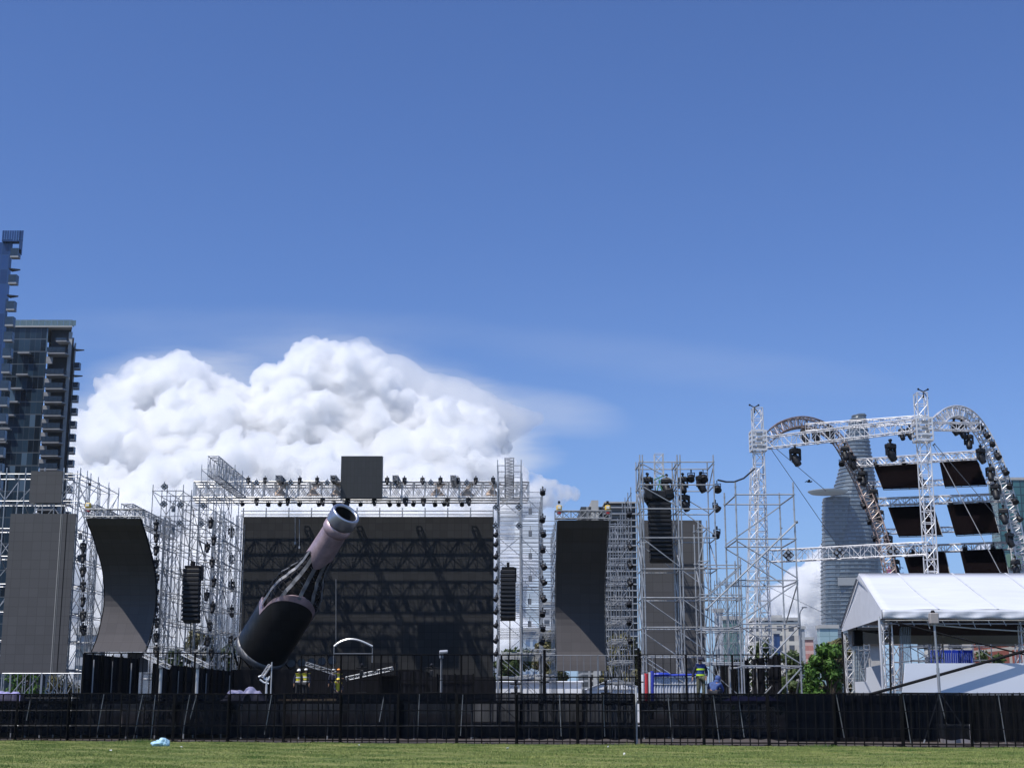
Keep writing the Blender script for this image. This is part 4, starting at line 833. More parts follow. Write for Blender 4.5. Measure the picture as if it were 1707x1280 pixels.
# ------------------------------------------------------------------ the giant leaning bottle
def bottle():
    B = P(434, 1086, 95.0); Mt = P(578, 854, 88.6); ax = (Mt-B); Ln = ax.length; ax.normalize()
    view = Vector((0, -1, -.1)); e1 = (view-ax*view.dot(ax)).normalized(); e2 = ax.cross(e1); e2 = e2 if e2.x > 0 else -e2
    prof = [(0, 1.62), (.02, 1.74), (.42, 1.72), (.48, 1.58), (.54, 1.26), (.60, .96), (.65, .84), (.72, .80), (.87, .76)]
    def rad(t):
        for k in range(len(prof)-1):
            if t <= prof[k+1][0]:
                s = (t-prof[k][0])/(prof[k+1][0]-prof[k][0]); s = s*s*(3-2*s) if .45 <= prof[k][0] < .65 else s; return prof[k][1]+(prof[k+1][1]-prof[k][1])*s
        return prof[-1][1]
    def S(t, ph, off=0): r = rad(t)+off; return B+ax*(t*Ln)+(e1*math.cos(ph)+e2*math.sin(ph))*r
    SILV = mat('brushed silver skin', (.52, .385, .41), .42, .55, .25, 1.5); SILD = mat('dull silver strip', (.23, .23, .24), .55, .5, .35, 2)  # SILV: pinkish sky reflection put into the silver's base colour
    GLB = gridmat('glossy black panels', (.016, .016, .018), (.006, .006, .006), .6, .6, .02, .38, 0, .35, .4)
    profb = None; rt = thing('giant_bottle', 'giant leaning dark bottle prop with silver neck in front of the main screen', 'bottle prop', B)
    # closed label body with an arched upper edge
    def top(ph):
        d = (math.degrees(ph)-25+180) % 360-180
        if abs(d) < 63: return .275+.195*math.sqrt(1-(d/63)**2)
        d2 = (math.degrees(ph)+62+180) % 360-180
        return .235+(.05*math.sqrt(1-(d2/28)**2) if abs(d2) < 28 else 0)
    n = 72; rows = [[S(.0, 0)]]
    rings = [[S(.03+(top(2*math.pi*i/n)-.03)*k/10, 2*math.pi*i/n) for i in range(n)] for k in range(11)]
    vs = [p for r_ in rings for p in r_]; mb = MB().add(vs, [(k*n+i, k*n+(i+1) % n, (k+1)*n+(i+1) % n, (k+1)*n+i) for k in range(10) for i in range(n)])
    mb.build('label_panel', GLB, rt, smooth=True)
    bd = MB(); rr2 = [[S(max(.03, top(2*math.pi*i/n)-.0), 2*math.pi*i/n, .03) for i in range(n)], [S(top(2*math.pi*i/n)+.035, 2*math.pi*i/n, .03) for i in range(n)], [S(top(2*math.pi*i/n)+.035, 2*math.pi*i/n, -.1) for i in range(n)]]
    bd.add([p for r_ in rr2 for p in r_], [(k*n+i, k*n+(i+1) % n, (k+1)*n+(i+1) % n, (k+1)*n+i) for k in range(2) for i in range(n)]); bd.build('label_border', SILV, rt)
    q = MB().lathe(B, ax, [(-.05, 1.3), (-.05, 1.62), (.0, 1.76), (.02*Ln, 1.79), (.038*Ln, 1.78), (.038*Ln, 1.6)], 60, (False, False)); q.build('base_rim', SILD, rt, smooth=True)
    MB().lathe(B-ax*.04, ax, [(0, 1.6), (.03, 1.6)], 40).build('base_disc', BLACK, rt)
    # thin silver stripe up the left flank
    MB().slab([[S(.05+.30*k/12, -math.pi/2+.10+j*.07, .025) for j in range(2)] for k in range(13)], -e2*.02).build('side_stripe', SILD, rt)
    for k in range(10):
        ph = -math.pi/2+.02+2*math.pi*k/10*.999; t0 = top(ph)+.02
        if math.cos(ph) < -.9: pass
        w_ = .115
        rowsr = [[S(t0+(.715-t0)*j/22, ph+s_*w_/rad(t0+(.715-t0)*j/22), .02) for s_ in (-1, 1)] for j in range(23)]
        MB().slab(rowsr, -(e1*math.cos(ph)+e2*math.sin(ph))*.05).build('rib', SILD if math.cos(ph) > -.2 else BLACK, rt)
    for t in (.38, .42, .46, .50, .54, .58, .62, .66, .70):
        MB().path([S(t, 2*math.pi*i/40, -.08) for i in range(41)], .045, 5).build('hoop', BLACK, rt)
    for k in range(34):
        t = rnd.uniform(.40, .69); ph = rnd.uniform(-1.5, 1.5); p = S(t, ph, -.25); d = (e2*rnd.uniform(.5, 1)-ax*rnd.uniform(.1, .5))*rnd.uniform(.2, .38)
        MB().tube(p, p+d, .022, 5).build('cross_rod', SILD, rt)
    sk = [[S(.30+.42*k/16, 2*math.pi*i/40, -.26) for i in range(40)] for k in range(17)]
    MB().add([p for r_ in sk for p in r_], [(k*40+i, k*40+(i+1) % 40, (k+1)*40+(i+1) % 40, (k+1)*40+i) for k in range(16) for i in range(40)]).build('shade_skin', mat('painted shade skin', (.014, .012, .013), .55, 0, .5, 1.2, spec=.3), rt, smooth=True)  # added near-black sheet behind the ribs, painted shade for the open cage interior
    c0, c1 = B+ax*.36*Ln, B+ax*.80*Ln
    truss('x', '', '', c0, c1, .7, .7, .6, r=.05, m=BLACK, parent=rt, diag='X')
    MB().lathe(B+ax*.30*Ln, ax, [(0, 1.5), (.3, 1.5)], 30).build('inner_floor', BLACK, rt)
    f = MB(); F_ = []
    for k in range(15):
        t = .70+(.875-.70)*k/14; F_.append([S(t-(.03*math.sin(3*(2*math.pi*i/48)+.6)+.012 if k == 0 else 0), 2*math.pi*i/48, .035) for i in range(48)])
    f.add([p for r_ in F_ for p in r_], [(k*48+i, k*48+(i+1) % 48, (k+1)*48+(i+1) % 48, (k+1)*48+i) for k in range(14) for i in range(48)]); f.build('neck_foil', SILV, rt, smooth=True)
    MB().lathe(B+ax*.865*Ln, ax, [(0, .78), (.03, .81), (.2, .88), (.46, .89), (.60, .82), (.64, .78)], 48, (False, False)).build('neck_collar', SILV, rt, smooth=True)
    MB().lathe(B+ax*.925*Ln, ax, [(0, .78), (.02, .90), (.10, .93), (.80, .91), (.88, .87), (.885, .78), (.80, .70), (.1, .70)], 48, (False, False)).build('lip', mat('polished steel lip', (.48, .49, .54), .3, .85, .12, 2), rt, smooth=True)
    MB().lathe(B+ax*.90*Ln, ax, [(0, .0), (0, .69), (.088*Ln, .69), (.088*Ln, .66), (.05, .66)], 40, (False, False)).build('mouth_shade', BLACK, rt)  # black tube lining the open mouth, its inner shade painted in
    # supports under the foot
    sp = MB()
    for dx in (-1.3, -.5, .4, 1.2): 
        a = B+Vector((dx, .3, -.3)); sp.tube(a, Vector((a.x-.2, a.y+.4, 3.4)), .06, 6); sp.tube(a, Vector((a.x+.6, a.y+1.6, 3.4)), .05, 6)
    sp.path([B-e2*1.5+ax*.6, B-e2*1.95-ax*.6, B-e2*1.3-ax*1.4, B-e2*.8-ax*1.9], .07, 6); sp.path([B-e2*1.6+ax*.1, B-e2*2.1-ax*.9, B-e2*1.6-ax*1.7], .05, 6)
    sp.build('support_frame', BLACK, rt)
bottle()

# ------------------------------------------------------------------ decks and stage
DK = 1.58
rt = thing('stage_deck', 'low black stage deck at eye level behind the front fence', 'stage', (-8, 62.6, 0))
MB().box((-32, 62.6, DK-.12), (XA(1303, 62.6), 103, DK)).build('deck_top', mat('black deck', (.022, .022, .024), .8, 0, .3, 1), rt)
x = -31.0; k = 0
while x < XA(1303, 62.6):
    MB().tube((x, 62.75, 0), (x, 62.75, DK-.12), .03, 6).tube((x, 64.6, 0), (x, 64.6, DK-.12), .03, 6).build('deck_leg', STEEL, rt); x += 1.22; k += 1
for z in (.55, 1.18): MB().tube((-31.8, 62.72, z), (XA(1300, 62.6), 62.72, z), .03, 6).build('deck_rail', STEEL, rt)
br = MB(); x = -31.0
tag(MB().box((XA(385, 88), 87.5, DK), (XA(700, 88), 99.6, ZA(1116, 88))).box((XA(700, 88)+.01, 89, DK), (XA(824, 90), 99.6, ZA(1128, 90))).build('stage_riser', BLKWALL, loc=(XA(500, 88), 88, DK)), 'black stage riser under the leaning bottle and main screen', 'stage')

def hoarding(x0, y0, x1, y1, z0, za, zb, label, group, pos=0):
    """black corrugated site panel with posts; za, zb its upper ends"""
    a = Vector((x0, y0, z0)); b = Vector((x1, y1, z0)); d = (b-a); n = max(6, int(d.length/.12)); u = d.normalized(); nv = Vector((u.y, -u.x, 0))
    rt = thing('site_hoarding', label, 'hoarding', (a+b)/2, group)
    row0 = [a+d*(i/n)+nv*(.03 if i % 2 else 0) for i in range(n+1)]; row1 = [p+Vector((0, 0, za-z0+(zb-za)*i/n)) for i, p in enumerate(row0)]
    MB().slab([row0, row1], nv*-.015).build('corrugated_sheet', BLKWALL, rt)
    for t in (0.02, .5, .98):
        p = a+d*t+nv*.06; MB().tube(p, p+Vector((0, 0, za-z0+(zb-za)*t+.05)), .035, 6).build('post', FRAMEBLK, rt)
    MB().tube(a+nv*.06+Vector((0, 0, .9)), b+nv*.06+Vector((0, 0, .9)), .025, 5).build('rail', FRAMEBLK, rt)
    if pos: MB().box((a+d*pos+nv*.10-Vector((.035, 0.01, 0))), (a+d*pos+nv*.10+Vector((.035, .01, za-z0-.25)))).build('pale_batten', mat('pale batten', (.30, .30, .31), .6), rt)
for i in range(3):
    t0, t1 = i/3, (i+1)/3-.02; xa, xb = XA(134, 64), XA(229, 67); ya, yb = 64, 67
    hoarding(xa+(xb-xa)*t0, ya+(yb-ya)*t0, xa+(xb-xa)*t1, ya+(yb-ya)*t1, DK, ZA(1089, 64)-.05*i, ZA(1089, 64)-.05*(i+1), f'{ORD[i]} black corrugated panel from the left below the left curved screen', 'black hoardings on the deck', .5)
for i in range(6):
    t0, t1 = i/6, (i+1)/6-.015; xa, xb = XA(252, 66), XA(388, 86)
    zz = ZA(1105, 66); hoarding(xa+(xb-xa)*t0, 66+20*t0, xa+(xb-xa)*t1, 66+20*t1, DK, zz, zz, f'{ORD[i]} panel from the left in the receding black wall below the left line array', 'black hoardings on the deck', .5 if i % 2 else 0)
for i in range(5):
    g = i >= 3; xa, xb = XA(1193, 84), XA(1306, 65); t0, t1 = i/5+(.03 if g else 0), (i+1)/5-.02+(.01 if g else -.01)
    zz = ZA(1091, 65); hoarding(xa+(xb-xa)*t0, 84-19*t0, xa+(xb-xa)*t1, 84-19*t1, DK-(.0), zz, zz, f'{ORD[i]} panel from the left in the receding black wall right of the worker', 'black hoardings on the deck', .5 if i in (1, 3) else 0)
hoarding(XA(727, 76), 76, XA(790, 76), 76, DK, ZA(1124, 76), ZA(1124, 76), 'black corrugated panel standing right of the slim floodlight post', 'black hoardings on the deck')
hoarding(XA(664, 80), 80, XA(712, 80), 80, DK, ZA(1120, 80), ZA(1120, 80), 'black corrugated panel standing left of the slim floodlight post', 'black hoardings on the deck')
def railing(px0, px1, py, D, label, group, z0=DK, m=FRAMEBLK, sp=.31, r=.019, npan=1, mid=None):
    xa, xb = XA(px0, D), XA(px1, D); zt = ZA(py, D)
    for i in range(npan):
        a = xa+(xb-xa)*i/npan+.02; b = xa+(xb-xa)*(i+1)/npan-.02
        rt = thing('railing_panel', (f'{ORD[i]} {label}' if npan > 1 else label), 'railing', ((a+b)/2, D, z0), group)
        MB().tube((a, D, zt), (b, D, zt), r*1.5, 6).build('top_rail', m, rt); MB().tube((a, D, z0+.12), (b, D, z0+.12), r*1.4, 6).build('bottom_rail', m, rt)
        if mid: MB().tube((a, D+.02, z0+(zt-z0)*mid), (b, D+.02, z0+(zt-z0)*mid), r*1.1, 6).build('middle_rail', m, rt)
        n = max(2, round((b-a)/sp)); 
        for k in range(n+1):
            rr1 = r*(1.5 if k in (0, n) else .85); MB().tube((a+(b-a)*k/n, D, z0), (a+(b-a)*k/n, D, zt), rr1, 5).build('bar', m, rt)
railing(136, 384, 1088, 64.5, 'thin black railing panel from the left above the left fence', 'thin black railings on the deck', npan=4)
railing(500, 903, 1091, 64.5, 'thin black railing panel from the left before the main screen', 'thin black railings on the deck', npan=6, mid=.45)
railing(905, 1066, 1128, 64.5, 'low black railing panel from the left before the white marquee', 'thin black railings on the deck', npan=2)
railing(1068, 1300, 1091, 64.2, 'thin black railing panel from the left around the standing worker', 'thin black railings on the deck', npan=3)
railing(500, 700, 1117, 78, 'low thin black railing from the left on the deck by the helmeted workers', 'thin black railings on the deck', npan=2)
railing(0, 134, 1122, 66, 'silver railing panel from the left below the tall grey screen', 'silver railings', m=STEEL, npan=2, sp=.36, r=.016)
railing(905, 1090, 1092, 70, 'far thin dark railing panel from the left under the right curved screen', 'thin black railings on the deck', npan=2, m=STEEL_D, r=.014)
for px, D, py in ((908, 64.3, 1085), (1066, 64.0, 1082)):
    tag(MB().tube((XA(px, D), D, DK), (XA(px, D), D, ZA(py, D)), .06, 8).tube((XA(px, D)-.2, D, DK+.8), (XA(px, D)+.2, D, DK+.8), .03, 6).ball((XA(px, D), D, ZA(py, D)), .07).build('black_post', FRAMEBLK, loc=(XA(px, D), D, DK)), f"thick black post at the {'right end of the railing before the main screen' if px < 1000 else 'left end of the railing around the worker'}", 'post')
# ------------------------------------------------------------------ front fence of netted panels
NETS = [net_mat('black shade net', (.004, .0058, .0105), .045), net_mat('thin black shade net', (.0045, .006, .0105), .08), net_mat('very thin black net', (.008, .009, .012), .30)]
xs0 = -22.6; PW = 2.28; nf = 19
WORDS = ORD
for i in range(nf):
    xa = xs0+i*PW; xb = xa+PW-.05; jig = rnd.uniform(-.06, .06)
    gapR = i == 11
    if gapR: xb -= .16
    a = Vector((xa, FD(xa)+jig, 0)); b = Vector((xb, FD(xb)+jig, 0)); d = b-a; H = 1.86+rnd.uniform(-.015, .02)-(.0 if i < 9 else .02)
    rt = thing('fence_panel', f'{ORD[i]} black netted fence panel from the left along the grass', 'fence', (a+b)/2, 'black netted fence panels along the grass')
    for z, nm in ((H, 'top_rail'), (.10, 'bottom_rail'), (H*.66, 'middle_rail'), (H*.34, 'middle_rail')):
        MB().tube(a+Vector((0, 0, z)), b+Vector((0, 0, z)), .027 if nm != 'middle_rail' else .018, 6).build(nm, FRAMEBLK, rt)
    nb = rnd.choice((6, 7, 7, 8)); tl = rnd.uniform(-.03, .03)
    for k in range(nb+1): kk = k/nb+(rnd.uniform(-.012, .012) if 0 < k < nb else 0); MB().tube(a+d*kk, a+d*kk+Vector((tl if 0 < k < nb else 0, 0, H)), .036 if k in (0, nb) else (.026 if k % 2 else .018), 6).build('post' if k in (0, nb) else 'bar', FRAMEBLK, rt)
    rows = []
    lo = .22+rnd.uniform(-.06, .1)
    for kz in range(9):
        row = []
        for kx in range(25):
            t = kx/24; z = lo+(H-.02-lo)*kz/8+(.03*math.sin(t*19+i) if kz == 0 else 0); row.append(a+d*t+Vector((0, .16+.03*math.sin(t*23+i*2+kz*.7)+.02*math.sin(t*51+kz), z)))
        rows.append(row)
    MB().grid(rows).build('shade_net', NETS[2 if i in (17,) else (0 if (i*7) % 3 else 1)], rt)
    for t in rnd.sample((.08, .2, .33, .47, .6, .72, .86), rnd.choice((0, 1, 1, 2))):
        p = a+d*t; lean = (.28 if p.x < 0 else -.28)*min(1, abs(p.x)/9)*rnd.uniform(.4, 1.1)
        MB().tube(p+Vector((lean*.5, .075, H-.03)), p+Vector((-lean*.5+rnd.uniform(-.06, .06), .075, rnd.choice((.1, .3, .8)))), .016, 6).build('back_brace', STEEL_D, rt)
    for t in (.0, .5, 1):
        p = a+d*t; MB().box(p+Vector((-.05, -.12, .008)), p+Vector((.05, .6, .035))).build('foot', FRAMEBLK, rt)
    rt.rotation_euler = (R(rnd.uniform(-1.6, 1.6)), R(rnd.uniform(-.25, .25)), 0)
    if gapR: MB().tube(b+Vector((.10, .35, 0)), b+Vector((.10, .30, H+.25)), .035, 6).build('white_post', mat('white painted tube', (.6, .6, .6), .5), rt)
# pale planks and small lit things lying at the deck edge
for i, (p0, p1) in enumerate(((464, 500), (505, 536), (540, 560))):
    D = 63.4+i*.2; tag(MB().box((XA(p0, D), D, DK), (XA(p1, D), D+.25, DK+.075+.01*i)).box((XA(p0, D)+.1, D-.2, DK), (XA(p1, D)-.1, D-.02, DK+.04)).build('timber_plank', mat('pale timber', (.55, .42, .28), .8, 0, .3, 4), loc=(XA(p0, D), D, DK)), f'{ORD[i]} pale timber plank from the left on the deck edge by the helmeted workers', 'plank', 'planks on the deck edge')

# ------------------------------------------------------------------ scaffold towers right of the stage
zt = Z(770, 69)
scaffold('scaffold', 'tall open scaffold tower holding the biggest line array, right of the stage', [XA(p, 69, 9) for p in (1069, 1073.5, 1132, 1137, 1193)], [69, 71.2], [Z(p, 69) for p in (1140, 1093, 1045, 996, 948, 896, 848, 808, 770)], m=STEEL, r=.032, seed=21, top_extra=.35, brace='down')
scaffold('scaffold', 'lower scaffold bay linking the tall line array tower and the open scaffold', [XA(p, 68, 5) for p in (1164, 1178, 1232)], [67, 68.6], lambda i: levels(.2, (Z(884, 68), Z(884, 68), Z(945, 68))[i], 1.5), m=STEEL, r=.03, seed=22)
scaffold('scaffold', 'open scaffold frame of four tall posts before the lattice tower', [XA(1232, 64, 6), XA(1330, 64, 6)], [64, 67.4], [Z(p, 64) for p in (1110, 1040, 967, 898, 824)], m=STEEL, r=.036, seed=23, brace='none', top_extra=.55)
fr = thing('scaffold_brace', 'long diagonal tube rising to the right across the open scaffold frame', 'tube', P(1178, 1015, 63.9)); MB().tube(P(1178, 1015, 63.9), P(1328, 870, 63.9), .036, 8).build('tube', STEEL, fr); MB().ball(P(1178, 1015, 63.9), .07).ball(P(1328, 870, 63.9), .07).build('coupler', STEEL_D, fr)
fr = thing('scaffold_brace', 'low diagonal tube rising to the right at the foot of the open scaffold frame', 'tube', P(1285, 1095, 63.9)); MB().tube(P(1285, 1095, 63.9), P(1331, 1045, 63.9), .036, 8).build('tube', STEEL, fr); MB().ball(P(1331, 1045, 63.9), .07).ball(P(1285, 1095, 63.9), .07).build('coupler', STEEL_D, fr)
scaffold('scaffold', 'small distant scaffold cage seen between the two scaffold towers', [XA(p, 110, 5) for p in (1196, 1206, 1216, 1228, 1240)], [108, 110.5], levels(.2, Z(974, 110), 1.1), m=STEEL_M, r=.026, seed=24)
flat_screen('led_screen', 'tall grey LED screen behind the scaffold tower of the biggest line array', 1070, 1173, 867, 1122, 73, LEDG)
line_array('line_array', 'biggest black line array hanging inside the tall scaffold tower', 1099, 838, 934, 70, 14, 1.12, curve=.10)
tp = P(1098, 826, 70); rt = thing('speaker_box', 'black sub speaker stacked crosswise above the biggest line array', 'loudspeaker', tp); MB().obox(tp, 1.35, .7, .42, None, .05).build('cabinet', BLACKM, rt); MB().obox(tp+Vector((-.5, -.1, .02)), .45, .6, .5, Euler((0, .2, 0)), .05).obox(tp+Vector((.5, -.1, .06)), .42, .6, .5, Euler((0, -.2, 0)), .05).build('horn', BLACKM, rt)
truss('truss_mast', 'green strapped lattice mast poking out above the biggest line array', 'truss', (XA(1099, 70.2, 12), 70.2, Z(836, 70)), (XA(1099, 70.2, 12), 70.2, Z(756, 70)), .42, .42, .45, m=ALU, r=.022)
tag(MB().path([P(1092, 834, 69.9), P(1096, 815, 69.9), P(1101, 800, 69.9)], .03, 5).path([P(1108, 834, 69.9), P(1103, 815, 69.9), P(1098, 800, 69.9)], .03, 5).path([P(1090, 800, 69.9), P(1108, 792, 69.9)], .03, 5).build('lifting_strap', mat('green strap', (.07, .22, .10), .8), loc=P(1099, 834, 69.9)), 'green lifting strap on the lattice mast above the biggest line array', 'strap')
lights('m', [P(x, y, 70) for x, y in ((1079, 792), (1111, 794), (1138, 792), (1141, 822), (1168, 790))], 'at the top of the line array tower', 'lights on the line array tower', 1.15)
lights('w', [P(x, y, 70) for x, y in ((1152, 786), (1172, 786), (1078, 824), (1195, 804), (1192, 836), (1195, 880))], 'around the line array tower', 'lights on the line array tower', 1.3)
tag(MB().path([P(1197, 800, 69), P(1210, 803, 70), P(1224, 803, 72), P(1240, 797, 74), P(1258, 781, 77)], .045, 6).build('cable', RUBBER, loc=P(1197, 800, 69)), 'sagging black cable between the line array tower and the lattice tower', 'cable')
# ------------------------------------------------------------------ lattice towers and horizontal trusses of the right structure
XT1 = XA(1270, 78, 10); XT2 = XA(1548, 72, 10)
t1 = truss('truss_tower', 'tall white lattice tower left of the two light arches', 'truss tower', (XT1, 78, 0), (XT1, 78, Z(681, 78)), .62, .52, .62, m=ALU_W, r=.032)
t2 = truss('truss_tower', 'tallest white lattice tower standing between the two light arches', 'truss tower', (XT2, 72, 0), (XT2, 72, Z(656, 72)), .62, .52, .60, m=ALU_W, r=.032)
for t, D, py0, py1, X in ((t1, 78, 720, 751, XT1), (t2, 72, 699, 735, XT2)):
    za, zb = Z(py1, D), Z(py0, D); mb = MB()
    for sx in (-1, 1):
        for sy in (-1, 1): mb.tube((X+sx*.40, D+sy*.42, za), (X+sx*.40, D+sy*.42, zb), .045, 6)
    for k in range(5):
        z = za+(zb-za)*k/4
        for sx in (-1, 1): mb.box((X+sx*.40-.03, D-.44, z-.045), (X+sx*.40+.03, D+.44, z+.045))
        for sy in (-1, 1): mb.box((X-.42, D+sy*.43-.02, z-.05), (X+.42, D+sy*.43+.02, z+.05))
    mb.build('sleeve_block', ALU_W, t)
    pl = MB()
    for k in range(3): z = za+(zb-za)*(k*.33+.16); pl.box((X-.16, D-.46, z-.07), (X+.16, D-.452, z+.07))
    pl.build('sleeve_plate', STEEL_D, t)
truss('raking_truss', 'leaning lattice leg beside the left lattice tower', 'truss', (XA(1247, 76, 3), 76.6, 0), (XA(1262, 77, 12), 77.3, Z(780, 77)), .5, .42, .55, m=ALU_W, r=.028)
for X, D, py, lb in ((XA(1256, 78, 17), 77.7, 679, 'left lattice tower'), (XA(1536, 72, 17), 71.7, 653, 'tallest lattice tower')):
    z = Z(py, D); rt = thing('wind_meter', f'tiny black three armed wind meter on top of the {lb}', 'wind meter', (X, D, z))
    MB().tube((X+.25, D, z-.35), (X, D, z), .02, 5).build('arm', BLACK, rt)
    for k in range(3): an = .5+k*2.1; MB().tube((X, D, z), (X+.28*math.cos(an), D, z+.26*math.sin(an)), .03, 5).ball((X+.28*math.cos(an), D, z+.26*math.sin(an)), .06, n=6, m=4).build('cup', BLACK, rt)
def htr(label, a, b, wd, ht, bay, r=.03, m=ALU_W): return truss('cross_truss', label, 'truss', a, b, wd, ht, bay, m=m, r=r)
zz = (Z(736, 78)+Z(700, 72)-.35)/2
htr('main white truss joining the two lattice towers high up', (XT1+.42, 77.9, Z(739, 78)), (XT2-.42, 72, Z(709, 72)), .5, .62, .6)
htr('short white truss from the tallest tower to the right light arch', (XT2+.42, 72.2, Z(709, 72)), (XA(1636, 73, 15), 73.5, Z(712, 73.5)), .4, .38, .5)
htr('thin upper white truss from the left arch top to the tallest tower', P(1345, 713, 82), P(1540, 699, 78), .36, .40, .5, .024)
htr('long low white truss between the lattice towers carrying blinders', P(1284, 927, 77.8), P(1548, 914, 72.3), .5, .62, .6)
# the arches
A1 = [P(*q) for q in ((1283, 727, 80), (1300, 714, 81), (1322, 706, 82), (1345, 705, 83), (1372, 714, 84), (1396, 733, 84.5), (1415, 765, 84.5), (1433, 800, 84.4), (1449, 838, 84), (1463, 875, 83.7), (1474, 912, 83.3), (1483, 950, 83), (1489, 990, 83), (1493, 1050, 83), (1495, 1150, 83))]
ct, path1 = curved_truss('arch_truss', 'left lighting arch truss, silver on top and rusty brown lower down', A1, .62, .56, ALU_RUST, m2=mat('tarnished lacing', (.36, .30, .28), .45, .3, .4, 3))
A2 = [P(*q) for q in ((1562, 704, 75), (1575, 692, 75.5), (1592, 687, 76), (1612, 693, 76.5), (1632, 714, 77), (1648, 742, 77), (1661, 772, 77), (1673, 806, 77), (1683, 842, 77), (1691, 880, 77), (1697, 915, 77), (1701, 955, 77), (1704, 1050, 77), (1706, 1150, 77))]
ct2, path2 = curved_truss('arch_truss', 'right lighting arch truss of white lattice ending at the picture edge', A2, .62, .56, ALU_W)
rows = ((1427, 772, 1652, 757), (1459, 837, 1678, 829), (1486, 917, 1697, 909))
low = ((1447, 807, 1662, 802), (1477, 886, 1690, 879), None)
nm = ('top', 'middle', 'bottom')
for i, (xa, ya, xb, yb) in enumerate(rows):
    htr(f'{nm[i]} cross truss between the two light arches with screens hung below', P(xa, ya, 84.2), P(xb, yb, 77.6), .42, .40, .45)
    if low[i]: x2, y2, x3, y3 = low[i]; htr(f'thin cross truss behind the lower edge of the {nm[i]} pair of screens', P(x2, y2, 84.6), P(x3, y3, 78.2), .3, .28, .4, .02)
def hscreen(tl, tr, br, bl, D0, D1, label):
    f = .975; a, b, c, d = P(*tl, D0), P(*tr, D1), P(*br, D1*f), P(*bl, D0*f)
    n = (b-a).cross(d-a).normalized(); n = n if n.y > 0 else -n
    rt = thing('hung_led_screen', label, 'led screen', d, 'six dark screens hung between the light arches')
    MB().slab([[d+(c-d)*j/4 for j in range(5)], [a+(b-a)*j/4 for j in range(5)]], n*.1).build('screen_face', LEDB, rt)
    fr = MB()
    for j in range(6): fr.tube(a+(b-a)*j/5+n*.16, d+(c-d)*j/5+n*.16, .025, 5)
    for j in range(4): fr.tube(a+(d-a)*j/3+n*.16, b+(c-b)*j/3+n*.16, .025, 5)
    fr.build('rear_frame', STEEL_D, rt)
    bp = MB()
    for j in range(9): q = a+(b-a)*(j+.5)/9+n*.05; bp.tube(q, q+Vector((0, 0, .30)), .03, 5)
    bp.build('hanging_hook', ALU, rt)
hs = [((1456, 775), (1528, 772), (1544, 811), (1471, 813), 83.9, 81.6, 'top left of the six dark screens hung between the light arches'),
      ((1566, 770), (1629, 767), (1643, 806), (1574, 809), 80.6, 78.6, 'top right of the six dark screens hung between the light arches'),
      ((1480, 845), (1554, 842), (1569, 890), (1497, 892), 83.5, 81.2, 'middle left of the six dark screens hung between the light arches'),
      ((1578, 841), (1650, 837), (1664, 886), (1592, 890), 80.4, 78.2, 'middle right of the six dark screens hung between the light arches'),
      ((1505, 922), (1573, 919), (1586, 975), (1521, 976), 83.2, 80.9, 'bottom left of the six dark screens hung between the light arches'),
      ((1600, 918), (1671, 914), (1683, 970), (1613, 973), 79.9, 77.9, 'bottom right of the six dark screens hung between the light arches')]
for q in hs: hscreen(*q)
lights('m', [P(x, y, 83.6) for x, y in ((1341, 713), (1360, 714), (1383, 712))], 'under the crown of the left arch', 'lights on the arches', 1.15)
lights('m', [P(x, y, 83.9) for x, y in ((1408, 742), (1420, 757), (1438, 783), (1456, 813), (1466, 848), (1480, 890), (1492, 930))], 'down the right side of the left arch', 'lights on the arches', 1.15, start='from the top')
lights('w', [P(x, y, 83.9) for x, y in ((1403, 764), (1433, 790), (1438, 835), (1448, 862), (1457, 890))], 'down the left side of the left arch', 'lights on the arches', 1.1, start='from the top')
lights('m', [P(x, y, 76.2) for x, y in ((1590, 700), (1603, 703), (1614, 722), (1634, 745), (1650, 776), (1659, 804), (1672, 845), (1682, 885), (1692, 930))], 'inside the right arch', 'lights on the arches', 1.1, start='from the top')
lights('w', [P(x, y, 76.4) for x, y in ((1632, 704), (1643, 718), (1653, 732), (1661, 752), (1674, 778), (1683, 802), (1690, 826), (1697, 856))], 'outside the right arch', 'lights on the arches', 1.1, start='from the top')
light('m', P(1325, 744, 77), 'black moving head light hanging low under the main white truss near the left tower', .3, 1.35, 'lights on the arches')
light('m', P(1484, 736, 74), 'black moving head light hanging under the middle of the main white truss', .5, 1.3, 'lights on the arches')
lights('m', [P(x, y, 79.4) for x, y in ((1503, 713), (1516, 711))], 'on the thin upper truss', 'lights on the arches', .9)
lights('b', [P(x, y, D_) for x, y, D_ in ((1314, 925, 76.7), (1399, 921, 75.1), (1489, 919, 73.4))], 'on the long low white truss', 'lights on the arches', 1.15, 0)
lights('w', [P(x, y, D_) for x, y, D_ in ((1459, 768, 83), (1505, 765, 81.7), (1535, 836, 81.5), (1583, 833, 80.2), (1634, 832, 79), (1608, 908, 79.6), (1656, 906, 78.4), (1522, 911, 82))], 'on the cross trusses between the arches', 'lights on the arches', .9)
for i, (a, b, D0, D1, lb) in enumerate((((1283, 745), (1394, 906), 78, 84, 'from the left lattice tower down to the right, steeper one'), ((1286, 741), (1376, 817), 78, 83, 'from the left lattice tower down to the right, flatter one'), ((1556, 742), (1668, 955), 72, 66, 'from the tallest lattice tower across the screens, long one'), ((1558, 740), (1662, 862), 72.2, 77, 'from the tallest lattice tower across the screens, short one'), ((1275, 975), (1413, 1040), 78, 90, 'low over the small cloud towards the tent'), ((1262, 1010), (1303, 880), 77, 78, 'rising right of the left lattice tower foot'))):
    pa, pb = P(*a, D0), P(*b, D1); tag(MB().tube(pa, pb, .018 if i < 4 else .013, 5).ball(pa, .05, n=6, m=4).ball(pb, .05, n=6, m=4).build('guy_wire', STEEL_D, loc=pb), f'thin guy wire running {lb}', 'wire')

